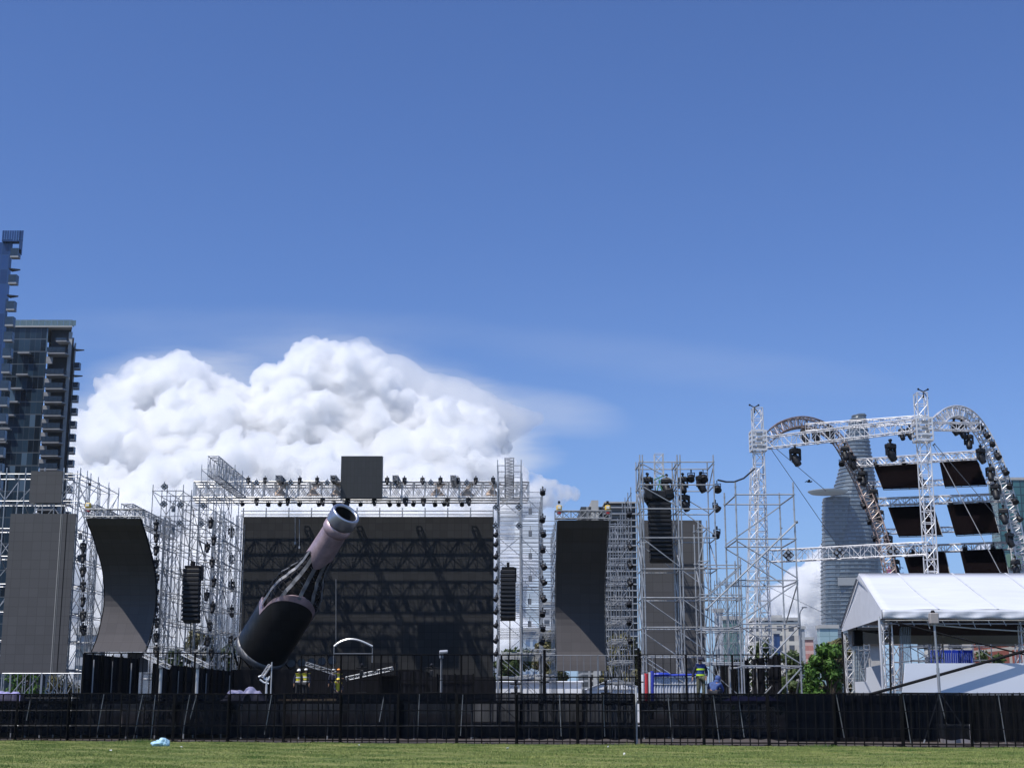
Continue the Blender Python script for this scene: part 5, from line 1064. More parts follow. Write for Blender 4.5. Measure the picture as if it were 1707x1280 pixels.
# ------------------------------------------------------------------ white tent at the right
def tent():
    rt = thing('marquee_tent', 'white marquee tent with a pitched roof and open front at the right', 'tent', (22, 60, 0))
    XR = 31.0
    rfl = P(1432, 956, 66); fe_t = P(1470, 1016, 60); fe_b = P(1470, 1031, 60); be_t = P(1405, 1042, 72); be_b = P(1403, 1053, 72)
    xr = XR; n = 40; rows = []
    for k in range(9):
        t = k/8; row = []
        for j in range(n+1):
            s_ = j/n; a = rfl.lerp(fe_t, t); p = Vector((a.x+(xr-a.x)*s_, a.y, a.z)); sag = .05*math.sin(t*math.pi)*(1+math.sin(s_*15.7)) + .014*math.sin(s_*40+t*6)*t
            row.append(p-Vector((0, 0, sag)))
        rows.append(row)
    MB().slab(rows, (0, .02, .02)).build('roof_sheet', WHITE, rt, smooth=True)
    for q in range(6):
        x = 17.6+q*2.45; pp = [Vector((x, rfl.lerp(fe_t, k/8).y, rfl.lerp(fe_t, k/8).z-.05*math.sin(k/8*math.pi)*(1+math.sin((x-rfl.x)/(xr-rfl.x)*15.7))+.025)) for k in range(9)]
        MB().slab([[p_-Vector((.04, 0, 0)), p_+Vector((.04, 0, 0))] for p_ in pp], (0, .0, .012)).build('roof_seam', mat('seam tape', (.57, .58, .62), .5), rt)
    rows = [[Vector((be_t.lerp(rfl, k/6).x+(xr-be_t.lerp(rfl, k/6).x)*j/20, be_t.lerp(rfl, k/6).y, be_t.lerp(rfl, k/6).z)) for j in range(21)] for k in range(7)]
    MB().slab(rows, (0, 0, .02)).build('roof_sheet', WHITE, rt)
    rows = []
    for k in range(5):
        row = []
        for j in range(121):
            x = fe_t.x+(xr-fe_t.x)*j/120; z = fe_t.z-.01+(fe_b.z-fe_t.z)*k/4; row.append(Vector((x, 59.93-.05*math.sin(j*.55+k)*k/4-.03*math.sin(j*1.3)*k/4, z+(.02*math.sin(j*.42) if k == 4 else 0))))
        rows.append(row)
    MB().slab(rows, (0, .015, 0)).build('valance', WHITE, rt, smooth=True)
    MB().slab([[be_b, be_b.lerp(fe_b, .5), fe_b], [be_t, (be_b.lerp(fe_b, .5)+rfl*2)/3, fe_t], [be_t.lerp(rfl, .6), rfl.lerp(be_t.lerp(fe_t, .5), .3), fe_t.lerp(rfl, .6)], [rfl+Vector((0, .02, 0)), rfl, rfl-Vector((0, .02, 0))]], (-.02, 0, 0)).build('gable_sheet', WHITE, rt)
    fr = MB(); ex, ez = fe_b.x, fe_b.z
    for z in (ez-.06, ez-.2): fr.tube((ex, 60.15, z), (xr, 60.15, z), .03, 6)
    for k in range(26): x = ex+(xr-ex)*k/25; fr.tube((x, 60.15, ez-.06), (x+.1, 60.12, ez-.28-.12*(k % 3 == 0)), .02, 5)
    for k in range(5): x = ex+.2+(xr-ex)*k/4.05; fr.tube((x, 60.1, fe_t.z-.1), (x+.3, 66, rfl.z-.2), .05, 6).tube((x+.3, 66, rfl.z-.2), (x+.8, 72, be_t.z-.1), .05, 6)
    fr.build('roof_frame', STEEL, rt)
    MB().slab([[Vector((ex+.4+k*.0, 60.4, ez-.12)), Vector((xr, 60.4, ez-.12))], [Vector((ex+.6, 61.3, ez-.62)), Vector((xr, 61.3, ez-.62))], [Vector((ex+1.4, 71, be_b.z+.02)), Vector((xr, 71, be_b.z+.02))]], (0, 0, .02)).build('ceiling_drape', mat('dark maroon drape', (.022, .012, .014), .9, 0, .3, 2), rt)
    MB().slab([[Vector((xr, 71.9, be_b.z-.6)), Vector((be_b.x+.3, 71.9, be_b.z-.6))], [Vector((xr, 71.9, be_t.z-.1)), Vector((be_b.x+.3, 71.9, be_t.z-.1))]], (0, .03, 0)).build('rear_valance', WHITE, rt)
    def post(x, y, zt, label=None):
        truss('x', '', '', (x, y, 0), (x, y, zt), .34, .36, .42, r=.028, m=ALU_W, parent=rt)
    post(XA(1480, 60.4, 4), 60.5, ez-.1); post(XA(1417, 71.4, 3), 71.4, be_b.z-.1); post(XA(1717, 60.4), 60.5, ez-.1)
    MB().tube((ex-.1, 60.05, 0), (ex-.1, 60.05, ez+.1), .05, 8).build('corner_pole', ALU_W, rt); MB().tube((be_b.x, 71.9, 0), (be_b.x, 71.9, be_b.z+.1), .05, 8).build('corner_pole', BLACK, rt)
    # clear curtains
    m = bpy.data.materials.new('clear plastic'); m.use_nodes = True; nt = m.node_tree; N = nt.nodes.new; L = nt.links.new; b = nt.nodes['Principled BSDF']; b.inputs['Base Color'].default_value = (.45, .52, .56, 1); b.inputs['Roughness'].default_value = .15
    tr = N('ShaderNodeBsdfTransparent'); mx = N('ShaderNodeMixShader'); mx.inputs[0].default_value = .42; L(tr.outputs[0], mx.inputs[1]); L(b.outputs[0], mx.inputs[2]); L(mx.outputs[0], nt.nodes['Material Output'].inputs[0])
    for (p0, p1, q0, q1, y) in ((1500, 1517, 1486, 1500, 60.7), (1421, 1440, 1421, 1437, 70.8)):
        rows = []
        for k in range(15):
            t = k/14; zt_ = (ez-.3)*(1-t)+.3*t if y < 65 else (be_b.z-.1)*(1-t)+.2*t; row = []
            for j in range(25):
                bow = math.sin(t*math.pi*.9)*6*(1 if y < 65 else 0); px = (p0+(p1-p0)*j/24)*(1-t**1.6)+(q0+(q1-q0)*j/24)*t**1.6+bow*.3
                row.append(Vector((XA(px, y, zt_), y+.12*math.sin(j*1.25+t*1.5), zt_)))
            rows.append(row)
        MB().grid(rows).build('clear_curtain', m, rt, smooth=True)
tent()
D = 60.02
a0 = XA(1503, D); tag(MB().slab([[Vector((a0-.25, D, .1)), Vector((a0+4, D+.02, .1)), Vector((31, D, .1))], [Vector((a0+.25, D, ZA(1105, D))), Vector((a0+4, D, ZA(1105, D))), Vector((31, D, ZA(1104, D)))]], (0, .08, 0)).build('white_side_wall', WHITE_LIT, loc=(a0+3, D, 0)), 'long white vinyl wall closing the lower tent front', 'wall')
D = 68; z0 = .1; pl = [P(1426, 1136, D), P(1445, 1135, D), P(1445, 1112, D), P(1472, 1107, D)]
poly = [Vector((pl[0].x, D, z0))]+pl+[Vector((pl[3].x, D, z0))]
tag(MB().prism([(p.x, D, p.z) for p in poly][::-1], (0, .1, 0)).build('white_step_wall', WHITE_LIT, loc=(pl[0].x, D, 0)), 'white stepped wall panel at the left corner of the tent', 'wall')
tag(MB().tube(P(1450, 1157, 59.7), P(1725, 1080, 59.78), .06, 8).build('black_pole', BLACK, loc=P(1450, 1157, 59.7)), 'long black pole leaning across the white tent wall', 'pole')
tag(MB().tube(P(1484, 1035, 59.8), P(1725, 1095, 59.8), .035, 6).build('black_stay', BLACK, loc=P(1484, 1035, 59.8)), 'thin black stay falling to the right from the tent corner', 'wire')
tag(MB().tube(P(1483, 1040, 59.9), P(1485, 1157, 59.9), .045, 6).build('black_stay', BLACK, loc=P(1485, 1157, 59.9)), 'black vertical strap on the front left tent post', 'strap')
tag(MB().path([P(1540, 1040, 60.2), P(1620, 1047, 60.2), P(1725, 1053, 60.2)], .03, 6).build('pale_stay', mat('pale rope', (.45, .43, .38), .8), loc=P(1725, 1053, 60.2)), 'pale rope sagging under the tent eave', 'rope')
p = P(1429, 1063, 70); rt = thing('speaker_box', 'black loudspeaker box hanging inside the left rear corner of the tent', 'loudspeaker', p); MB().obox(p, .46, .5, .75, None, .05).build('cabinet', BLACKM, rt); MB().box((p.x-.19, p.y-.27, p.z-.33), (p.x+.19, p.y-.252, p.z+.33)).build('grille', BLACK, rt); MB().tube(p+Vector((0, 0, .37)), p+Vector((0, 0, .75)), .03, 5).build('bracket', BLACK, rt)
for (x0, x1, y0, y1, D, sl_, lb) in ((1527, 1545, 1044, 1080, 80, 4, 'first'), (1578, 1600, 1044, 1080, 79, 4, 'second'), (1624, 1696, 1046, 1076, 78, 3, 'third and widest')):
    a, b, c, d = P(x0, y0, D), P(x1, y0, D), P(x1+sl_, y1, D*.99), P(x0+sl_, y1, D*.99); rt = thing('dark_panel', f'{lb} black screen panel from the left seen under the tent roof', 'led screen', d)
    MB().slab([[d, c], [a, b]], (0, .1, 0)).build('screen_face', mat('dark teal black', (.006, .009, .012), .5, 0, .4, 1), rt); MB().tube(a+Vector((0, .2, 0)), b+Vector((0, .2, 0)), .03, 5).tube(d+Vector((0, .2, 0)), c+Vector((0, .2, 0)), .03, 5).build('rear_frame', STEEL_D, rt)
BLUE = mat('royal blue plastic', (.015, .045, .42), .45, 0, .15, 2)
for i in range(4):
    D = 74; x0 = XA(1556+18*i, D); x1 = XA(1573+18*i, D); zt, zb = ZA(1083, D), ZA(1103, D); rt = thing('blue_barrier', f'{ORD[i]} blue plastic panel from the left seen under the tent', 'barrier', (x0, D, 0), 'blue panels under the tent')
    MB().box((x0, D, 1.8), (x1, D+.08, zt)).build('panel', BLUE, rt); mb = MB()
    for k in range(5): x = x0+(x1-x0)*(k+.5)/5; mb.box((x-.012, D-.02, 2.0), (x+.012, D-.001, zt-.15))
    mb.build('pale_slots', mat('pale blue marks', (.25, .32, .6), .6), rt); MB().box((x0, D, 0), (x0+.06, D+.06, 1.8)).box((x1-.06, D, 0), (x1, D+.06, 1.8)).build('leg', STEEL, rt)
scaffold('scaffold', 'low scaffold platform with rails seen under the tent', [XA(p, 76, 3) for p in (1520, 1550, 1585, 1625, 1655)], [76, 78], [1.0, 2.2, Z(1100, 76), Z(1076, 76)], m=STEEL_M, r=.03, seed=31, top_extra=.1)
block('pale beige block with balconies behind the tent interior', 1560, 1625, 1040, 300, CREAM)
block('small pale cabin under the left of the tent', 1455, 1474, 1074, 95, mat('pale cabin wall', (.52, .50, .47), .8, 0, .1), name='site_cabin', cat='cabin')
scaffold('scaffold', 'teal lit scaffold behind the left tent corner', [XA(p, 90, 3) for p in (1443, 1452)], [90, 91.5], levels(.2, Z(1052, 90), 1.1), m=STEEL, r=.03, seed=33)

# ------------------------------------------------------------------ tripod stand, crate, plastic bag, post lights
b = P(1567, 1160, 56.5); b = Vector((b.x, b.y, 0)); zt = ZA(1037, 56.5)
rt = thing('tripod_stand', 'grey tripod mast with a box on top in front of the tent', 'stand', b)
MB().tube(b+Vector((0, 0, .25)), (b.x-.02, b.y, zt*.62), .06, 8).tube((b.x-.02, b.y, zt*.6), (b.x-.05, b.y, zt), .045, 8).build('mast', mat('dull grey mast', (.34, .35, .37), .4, .4, .1), rt)
for dx, dy in ((-.70, .1), (1.10, -.3), (.1, 1.0)): MB().tube((b.x, b.y, 1.9), (b.x+dx, b.y+dy, .02), .028, 6).build('leg', STEEL, rt)
MB().obox((b.x-.06, b.y, zt+.15), .34, .30, .42, None, .03).build('head_box', mat('taupe box', (.34, .31, .30), .6), rt); MB().lathe((b.x-.08, b.y, zt+.36), (0, 0, 1), [(0, .08), (.05, .09), (.10, .05)], 10).build('top_cap', BLACK, rt)
D = 57.5; p = Vector((XA(1588, D), D, 0)); rt = thing('storage_crate', 'grey lidded storage crate behind the fence beside the tripod mast', 'crate', p)
MB().add([(p.x-.48, D-.3, .0), (p.x+.48, D-.3, .0), (p.x+.48, D+.3, 0), (p.x-.48, D+.3, 0), (p.x-.56, D-.36, .62), (p.x+.56, D-.36, .62), (p.x+.56, D+.36, .62), (p.x-.56, D+.36, .62)], [(3, 2, 1, 0), (4, 5, 6, 7), (0, 1, 5, 4), (1, 2, 6, 5), (2, 3, 7, 6), (3, 0, 4, 7)]).build('body', mat('grey crate plastic', (.30, .28, .29), .5, 0, .1, 2), rt); MB().obox(p+Vector((0, 0, .66)), 1.18, .78, .08, None, .02).build('lid', mat('pale lid', (.42, .42, .43), .5), rt)
D = 47.2; p = P(269, 1244, D); p.z = 0
p = Vector((XA(269, 53.5, .2), 53.5, 0)); rs = random.Random(5); bm = bmesh.new(); bmesh.ops.create_icosphere(bm, subdivisions=4, radius=1)
from mathutils import noise as mn
for v in bm.verts:
    c = v.co.copy(); d = 1+.42*mn.noise(c*1.5+Vector((3, 1, 7)))+.16*abs(mn.noise(c*4))+.05*mn.noise(c*11); v.co = Vector((c.x*.42*d-.08*(c.x < -.2)*(.5-c.z), c.y*.26*d, max(-.02, .13+c.z*.20*d*(1.15 if c.x > -.1 else .7))))
me = bpy.data.meshes.new('plastic_bag'); bm.to_mesh(me); bm.free(); me.materials.append(mat('pale blue plastic film', (.38, .60, .74), .35, 0, .12, 6, .4)); me.polygons.foreach_set('use_smooth', [True]*len(me.polygons))
o = bpy.data.objects.new('plastic_bag', me); C.objects.link(o); o.location = p; o.scale = (.72, .72, .8); tag(o, 'crumpled light blue plastic bag lying on the grass by the fence', 'bag')
hd = MB().path([Vector((.16, -.2, .06)), Vector((.26, -.27, .12)), Vector((.30, -.25, .22)), Vector((.22, -.2, .30))], .022, 5); ORG[o.name] = Vector((0, 0, 0)); hd.build('handle', MATS['pale blue plastic film'], o)
for i, (px, py) in enumerate(((184, 1252), (302, 1246), (598, 1243), (846, 1248), (1013, 1246), (1040, 1258))):
    y = 1.65/math.tan(math.atan((py-640)/FL)-PITCH); x = XA(px, y, 0); mb = MB().obox((x, y, .035), .07, .05, .012, Euler((.3*i, .4, i))).obox((x+.02, y+.01, .045), .05, .04, .01, Euler((.5, .2*i, i))); tag(mb.build('paper_scrap', mat('white paper', (.75, .75, .72), .8), loc=(x, y, .03)), f'{ORD[i]} tiny white litter scrap from the left on the grass', 'litter', 'litter scraps on the grass')
def post_light(px, py, D, label, hw=.32):
    x = XA(px, D); z = ZA(py, D); rt = thing('post_light', label, 'floodlight post', (x, D, DK))
    MB().tube((x, D, DK), (x, D, z), .035, 8).tube((x, D, DK), (x, D, DK+1), .045, 8).build('post', STEEL, rt); MB().obox((x, D, z+.02), .18, .16, .34, None, .03).build('gear_box', STEEL_D, rt); MB().obox((x+hw*.45, D-.05, z+.16), hw*1.7, .26, .10, Euler((R(15), R(-4), 0)), .02).build('lamp_head', ALU, rt)
post_light(735, 1092, 66, 'slim post with a small rectangular floodlight before the main screen', .22)
for i, (px, a, b_) in enumerate(((266, (240, 1092), (283, 1112)), (327, (303, 1088), (347, 1110)))):
    D = 65; x = XA(px, D); z = ZA(1108, D); rt = thing('winch_stand', f"{'left' if i == 0 else 'right'} of two silver stands with a slanted truss arm before the left wing", 'lifting stand', (x, D, DK))
    MB().tube((x, D, DK), (x, D, z), .07, 8).tube((x, D, z), (x-.02, D, z+.18), .11, 8).build('mast', ALU, rt); MB().obox((x, D-.1, z), .26, .22, .34, Euler((0, .3, 0)), .04).ball((x+.12, D-.1, z+.1), .12).build('winch', STEEL_D, rt)
    truss('x', '', '', P(*a, D-.1), P(*b_, D-.1), .22, .16, .25, r=.022, m=ALU, parent=rt)
D = 65; x = XA(448, D); rt = thing('camera_jib', 'small folded silver jib and thin pole beside the grey tarpaulin', 'jib stand', (x, D, DK))
MB().tube((x+.08, D, DK), (x+.08, D, ZA(1103, D)), .028, 6).tube((x-.12, D, DK), (x-.12, D, ZA(1128, D)), .05, 6).build('pole', ALU, rt); truss('x', '', '', P(437, 1128, D), P(450, 1108, D), .14, .12, .2, r=.022, m=ALU, parent=rt)
MB().path([P(431, 1128, D), P(437, 1125, D), P(441, 1131, D), P(447, 1133, D), P(450, 1127, D)], .05, 6).path([P(433, 1132, D), P(440, 1137, D), P(448, 1139, D)], .04, 6).build('curved_arm', mat('white enamel', (.65, .66, .68), .4), rt)
def tarp(name, label, px0, px1, py, D, m, dome=None, seed=1):
    rs = random.Random(seed); x0, x1 = XA(px0, D), XA(px1, D); n = 40; rows = []
    for k in range(13):
        v = k/12; row = []
        for j in range(n+1):
            u = j/n; x = x0+(x1-x0)*u; h = (ZA(py, D)-DK)*min(1, u*6, (1-u)*6)*(math.sin(math.pi*v)**.5)*(.75+.25*mn.noise(Vector((u*9, v*4, seed))))
            if dome: c, r_, hh = dome; uu = (x-XA(c, D))/r_; vv = (v-.5)*2.0; q = uu*uu+vv*vv*.8; h = max(h, hh*math.sqrt(max(0, 1-q))) if q < 1 else h
            row.append(Vector((x, D-.7+1.4*v, DK+max(0, h)+.02*mn.noise(Vector((u*30, v*12, 3))))))
        rows.append(row)
    return tag(MB().slab(rows[::-1], (0, 0, -.004)).build(name, m, loc=(x0, D, DK), smooth=True), label, 'tarpaulin')
LAV = mat('lavender tarpaulin', (.24, .23, .34), .55, 0, .2, 3, .5)
tarp('tarpaulin', 'lavender grey tarpaulin draped over a round object on the deck', 371, 446, 1146, 65.5, LAV, (417, .36, .62))
tarp('tarpaulin', 'flat lavender tarpaulin over boxes at the far left', -20, 41, 1148, 65, mat('bright lavender sheet', (.36, .33, .55), .5, 0, .1, 2))
tarp('tarpaulin', 'dark purple folded sheet along the deck edge right of the crouching worker', 1205, 1300, 1158, 63.6, mat('deep purple sheet', (.05, .04, .20), .6, 0, .3, 3))
# ------------------------------------------------------------------ things on the stage
D = 88; rt = thing('roof_arch', 'thin silver curved arch over the dark drum riser on stage', 'arch', P(588, 1110, D))
pts = [P(557+64*k/12, 1077-12*math.sin(math.pi*(k/12)**.85), D) for k in range(13)]; MB().path(pts, .07, 6).build('curved_tube', ALU, rt)
for p_ in (pts[0], pts[-1]): MB().tube(p_, (p_.x, D, ZA(1122, D)), .03, 5).build('leg', STEEL_D, rt)
MB().tube((pts[0].x, D, ZA(1089, D)), (pts[-1].x, D, ZA(1089, D)), .025, 5).build('cross_tube', STEEL_D, rt)
D = 86; tag(MB().slab([[P(x, y, D) for x in (618, 640, 660)] for y in (1125, 1112, 1104)], (0, 1.2, 0)).build('black_canopy', BLACK, loc=P(640, 1125, D)), 'flat black canopy box on stage below the silver arch', 'canopy')
for i, (a, b_) in enumerate((((510, 1106), (560, 1122)), ((577, 1131), (655, 1114)))): truss('truss_ramp', f"thin silver truss sloping {'down to the right' if i == 0 else 'up to the right'} behind the helmeted workers", 'truss', P(*a, 84), P(*b_, 84), .26, .2, .3, r=.024, m=STEEL_M)
for i in range(5):
    D = 95; x = XA(484+17*i, D); z = ZA(1107-i*1.2, D); rt = thing('stage_disc', f'{ORD[i]} dark round drum from the left behind the workers on stage', 'drum', (x, D, z), 'dark round drums on stage')
    MB().lathe((x, D, z), (0.1, -1, .15), [(0, .26), (.3, .27), (.32, .24)], 20).build('shell', mat('dark drum shell', (.035, .033, .035), .4, 0, .2), rt); MB().tube((x, D, z-.2), (x, D, ZA(1116, 88)), .03, 5).build('stand', BLACK, rt)
for i, (px, D) in enumerate(((602, 66), (719, 66.5), (860, 66), (1010, 67))):
    x = XA(px, D); zt = ZA(1108, D) if i < 2 else ZA(1135, D); rt = thing('cross_stand', f'{ORD[i]} black stand with short cross arms from the left on the deck', 'stand', (x, D, DK), 'black cross stands on the deck')
    MB().tube((x, D, DK), (x, D, zt), .04, 6).build('mast', BLACK, rt); MB().tube((x-.26, D, zt-.12), (x+.26, D, zt-.12), .035, 6).tube((x-.22, D, DK+.35), (x+.22, D, DK+.35), .035, 6).build('arm', BLACK, rt); MB().ball((x, D, zt), .08).obox((x, D, zt-.35), .16, .14, .26, None, .03).build('head', BLACKM, rt)
# white marquees and container
WHITE3 = mat('bright white canvas', (.84, .85, .88), .6, 0, .03, .6)
def marquee(label, px0, px1, pyr, pye, D, pk=False):
    x0, x1 = XA(px0, D), XA(px1, D); ze, zr = ZA(pye, D), ZA(pyr, D); rt = thing('white_marquee', label, 'tent', ((x0+x1)/2, D, 0)); xm = (x0+x1)/2
    MB().box((x0, D, 0), (x1, D+6, ze)).build('wall', WHITE3, rt)
    if pk: MB().prism([(x0-.2, D-.1, ze-.02), (x1+.2, D-.1, ze-.02), (xm, D-.1, zr)], (0, 6.2, 0)).build('roof', WHITE3, rt); MB().tube((x0-.2, D-.14, ze), (xm, D-.14, zr), .05, 5).tube((x1+.2, D-.14, ze), (xm, D-.14, zr), .05, 5).tube((xm-.3, D-.14, 0), (xm-.3, D-.14, zr-.3), .05, 5).build('frame', STEEL, rt)
    else: MB().prism([(x0-.2, D-.2, ze), (x0-.2, D+3, zr), (x0-.2, D+6.2, ze)], (x1-x0+.4, 0, 0)).build('roof', WHITE3, rt)
    mb = MB()
    for k in range(7): x = x0+(x1-x0)*k/6; mb.tube((x, D-.05, 0), (x, D-.05, ze), .03, 5)
    mb.build('pole', STEEL, rt)
marquee('long low white marquee seen through the railing right of the main screen', 787, 970, 1134, 1136, 112)
marquee('white tent with a peaked gable under the right curved screen', 983, 1068, 1131, 1148, 108, True)
marquee('small white booth behind the deck below the main screen', 658, 673, 1136, 1139, 90)
D = 69; x0, x1 = XA(1089, D), XA(1163, D); rt = thing('site_container', 'white corrugated container with a blue top edge behind the worker', 'container', (x0, D, DK)); zt = ZA(1128, D)
row0 = [Vector((x0+(x1-x0)*i/60, D+(.04 if i % 4 < 2 else 0), DK)) for i in range(61)]; row1 = [p_+Vector((0, 0, zt-DK)) for p_ in row0]
MB().slab([row0, row1], (0, .3, 0)).build('front_sheet', mat('container white', (.50, .53, .60), .5, 0, .08, 1), rt); MB().box((x0, D+.35, DK), (x1, D+2.4, zt)).build('body', WHITE_LIT, rt)
MB().tube((x0-.1, D-.05, zt+.06), (x1+.1, D-.05, zt+.10), .07, 6).ball((x0+.4, D, zt+.12), .5, .2, .09).build('blue_cover', BLUE, rt); MB().box((x0+1.1, D-.03, DK), (x0+1.25, D-.003, zt-.7)).build('door_strip', mat('bright white', (.8, .8, .8), .5), rt)
D = 66.5; x0 = XA(1071, D); rt = thing('flag_roll', 'rolled red, white and blue banner standing at the left end of the container', 'banner', (x0, D, DK)); mm = (mat('flag red', (.55, .04, .05), .6, 0, .2), mat('flag white', (.7, .7, .72), .6), mat('flag blue', (.03, .05, .4), .6))
for k, (dx, m_) in enumerate(((0.02, mm[1]), (.17, mm[0]), (.32, mm[1]), (.45, mm[2]))): MB().tube((x0+dx, D+.02*k, DK), (x0+dx+.02, D+.02*k, ZA(1124-2*k, D)), .08, 8).build('stripe', m_, rt)
D = 72; x = XA(1320, D); tag(MB().slab([[Vector((x-1.1+.55*j, D-.4+.35*k, DK-.4+(.35+.28*mn.noise(Vector((j*.9, k*.8, 2))))*math.sin(math.pi*(k+.6)/5.2))) for j in range(5)] for k in range(5)], (0, 0, -.01)).build('black_sheeting', BLACK, loc=(x, D, 1.1), smooth=True), 'black sheeting heaped at the foot of the open scaffold', 'sheeting')
rt = thing('black_hoarding', 'low black fence strip behind the front fence beside the tent', 'fence', (XA(1400, 58.8), 58.8, 0))
MB().slab([[Vector((XA(1308+3*k, 58.8), 58.8+.05*math.sin(k*1.1), z)) for k in range(150)] for z in (0, ZA(1158, 58.8))], (0, .01, 0)).build('sheet', BLKWALL, rt); mb = MB()
for k in range(44): x = XA(1310+10*k, 58.7); mb.tube((x, 58.7, 0), (x, 58.7, ZA(1156, 58.7)+rnd.uniform(0, .06)), .02, 5)
mb.build('post', FRAMEBLK, rt)
# distant street lamp, bird, hanging strings
D = 150; x = XA(1339, D); rt = thing('street_lamp', 'tall thin street lamp with a short arm between scaffold and skyscraper', 'street lamp', (x, D, 0)); MB().tube((x, D, 0), (x, D, ZA(1024, D)), .10, 6, .07).path([(x, D, ZA(1024, D)), (x+.15, D, ZA(1017, D)), (XA(1346, D), D, ZA(1012, D))], .06, 5).build('post', STEEL_D, rt); MB().obox((XA(1347.5, D), D, ZA(1012, D)), .5, .2, .12).build('lamp_head', STEEL_D, rt)
p = P(1349, 803, 190); rt = thing('bird', 'tiny dark bird flying left of the skyscraper helipad', 'bird', p)
MB().ball(p, .34, .12, .11, 8, 6).ball(p+Vector((.32, 0, .05)), .1, n=6, m=4).add([p+Vector((-.3, 0, 0)), p+Vector((-.6, -.1, .02)), p+Vector((-.6, .1, .02))], [(0, 1, 2)]).build('body', BLACK, rt)
for s_ in (-1, 1): MB().slab([[p+Vector((.15, .05*s_, .03)), p+Vector((.0, .6*s_, .22)), p+Vector((-.25, 1.0*s_, .10))], [p+Vector((-.2, .05*s_, .03)), p+Vector((-.25, .5*s_, .2)), p+Vector((-.4, 1.0*s_, .09))]], (0, 0, .015)).build('wing', BLACK, rt)
for i, (px, y0, y1, D) in enumerate(((560, 965, 1075, 95), (499, 865, 912, 97), (492, 862, 905, 97.5))): a, b_ = P(px, y0, D), P(px, y1, D); tag(MB().tube(a, b_, .018, 5).obox(b_, .1, .1, .16).build('hanging_line', STEEL_M, loc=b_), f'{ORD[i]} thin plumb line of three hanging before the main screen', 'rope')

# ------------------------------------------------------------------ people
SKIN = mat('tanned skin', (.30, .17, .11), .55, 0, .1, 8)
def skinmesh(name, pts, edges, rad, m, rt, root=0, sub=1, parent=None):
    bm = bmesh.new(); lay = bm.verts.layers.skin.verify(); vs = []
    for i, p in enumerate(pts):
        v = bm.verts.new(p); r = rad[i]; v[lay].radius = r if isinstance(r, tuple) else (r, r); v[lay].use_root = (i == root); vs.append(v)
    for a, b in edges: bm.edges.new((vs[a], vs[b]))
    me = bpy.data.meshes.new(name); bm.to_mesh(me); bm.free(); me.materials.append(m); o = bpy.data.objects.new(name, me); C.objects.link(o); o.parent = parent or rt
    s_ = o.modifiers.new('skin', 'SKIN'); s_.use_smooth_shade = True; ss = o.modifiers.new('sub', 'SUBSURF'); ss.levels = sub; ss.render_levels = sub; return o
POSE = dict(pelvis=(0, 0, .95), spine=(0, .01, 1.14), chest=(0, .01, 1.34), neck=(0, .0, 1.49), head=(0, -.02, 1.60), crown=(0, -.01, 1.72),
            shl=(-.18, .01, 1.42), ell=(-.25, .04, 1.14), wrl=(-.27, -.04, .90), shr=(.18, .01, 1.42), elr=(.25, .04, 1.14), wrr=(.27, -.04, .90),
            hil=(-.10, 0, .92), knl=(-.12, -.02, .50), anl=(-.13, .02, .09), tol=(-.15, -.15, .04), hir=(.10, 0, .92), knr=(.12, -.02, .50), anr=(.13, .02, .09), tor=(.15, -.15, .04))
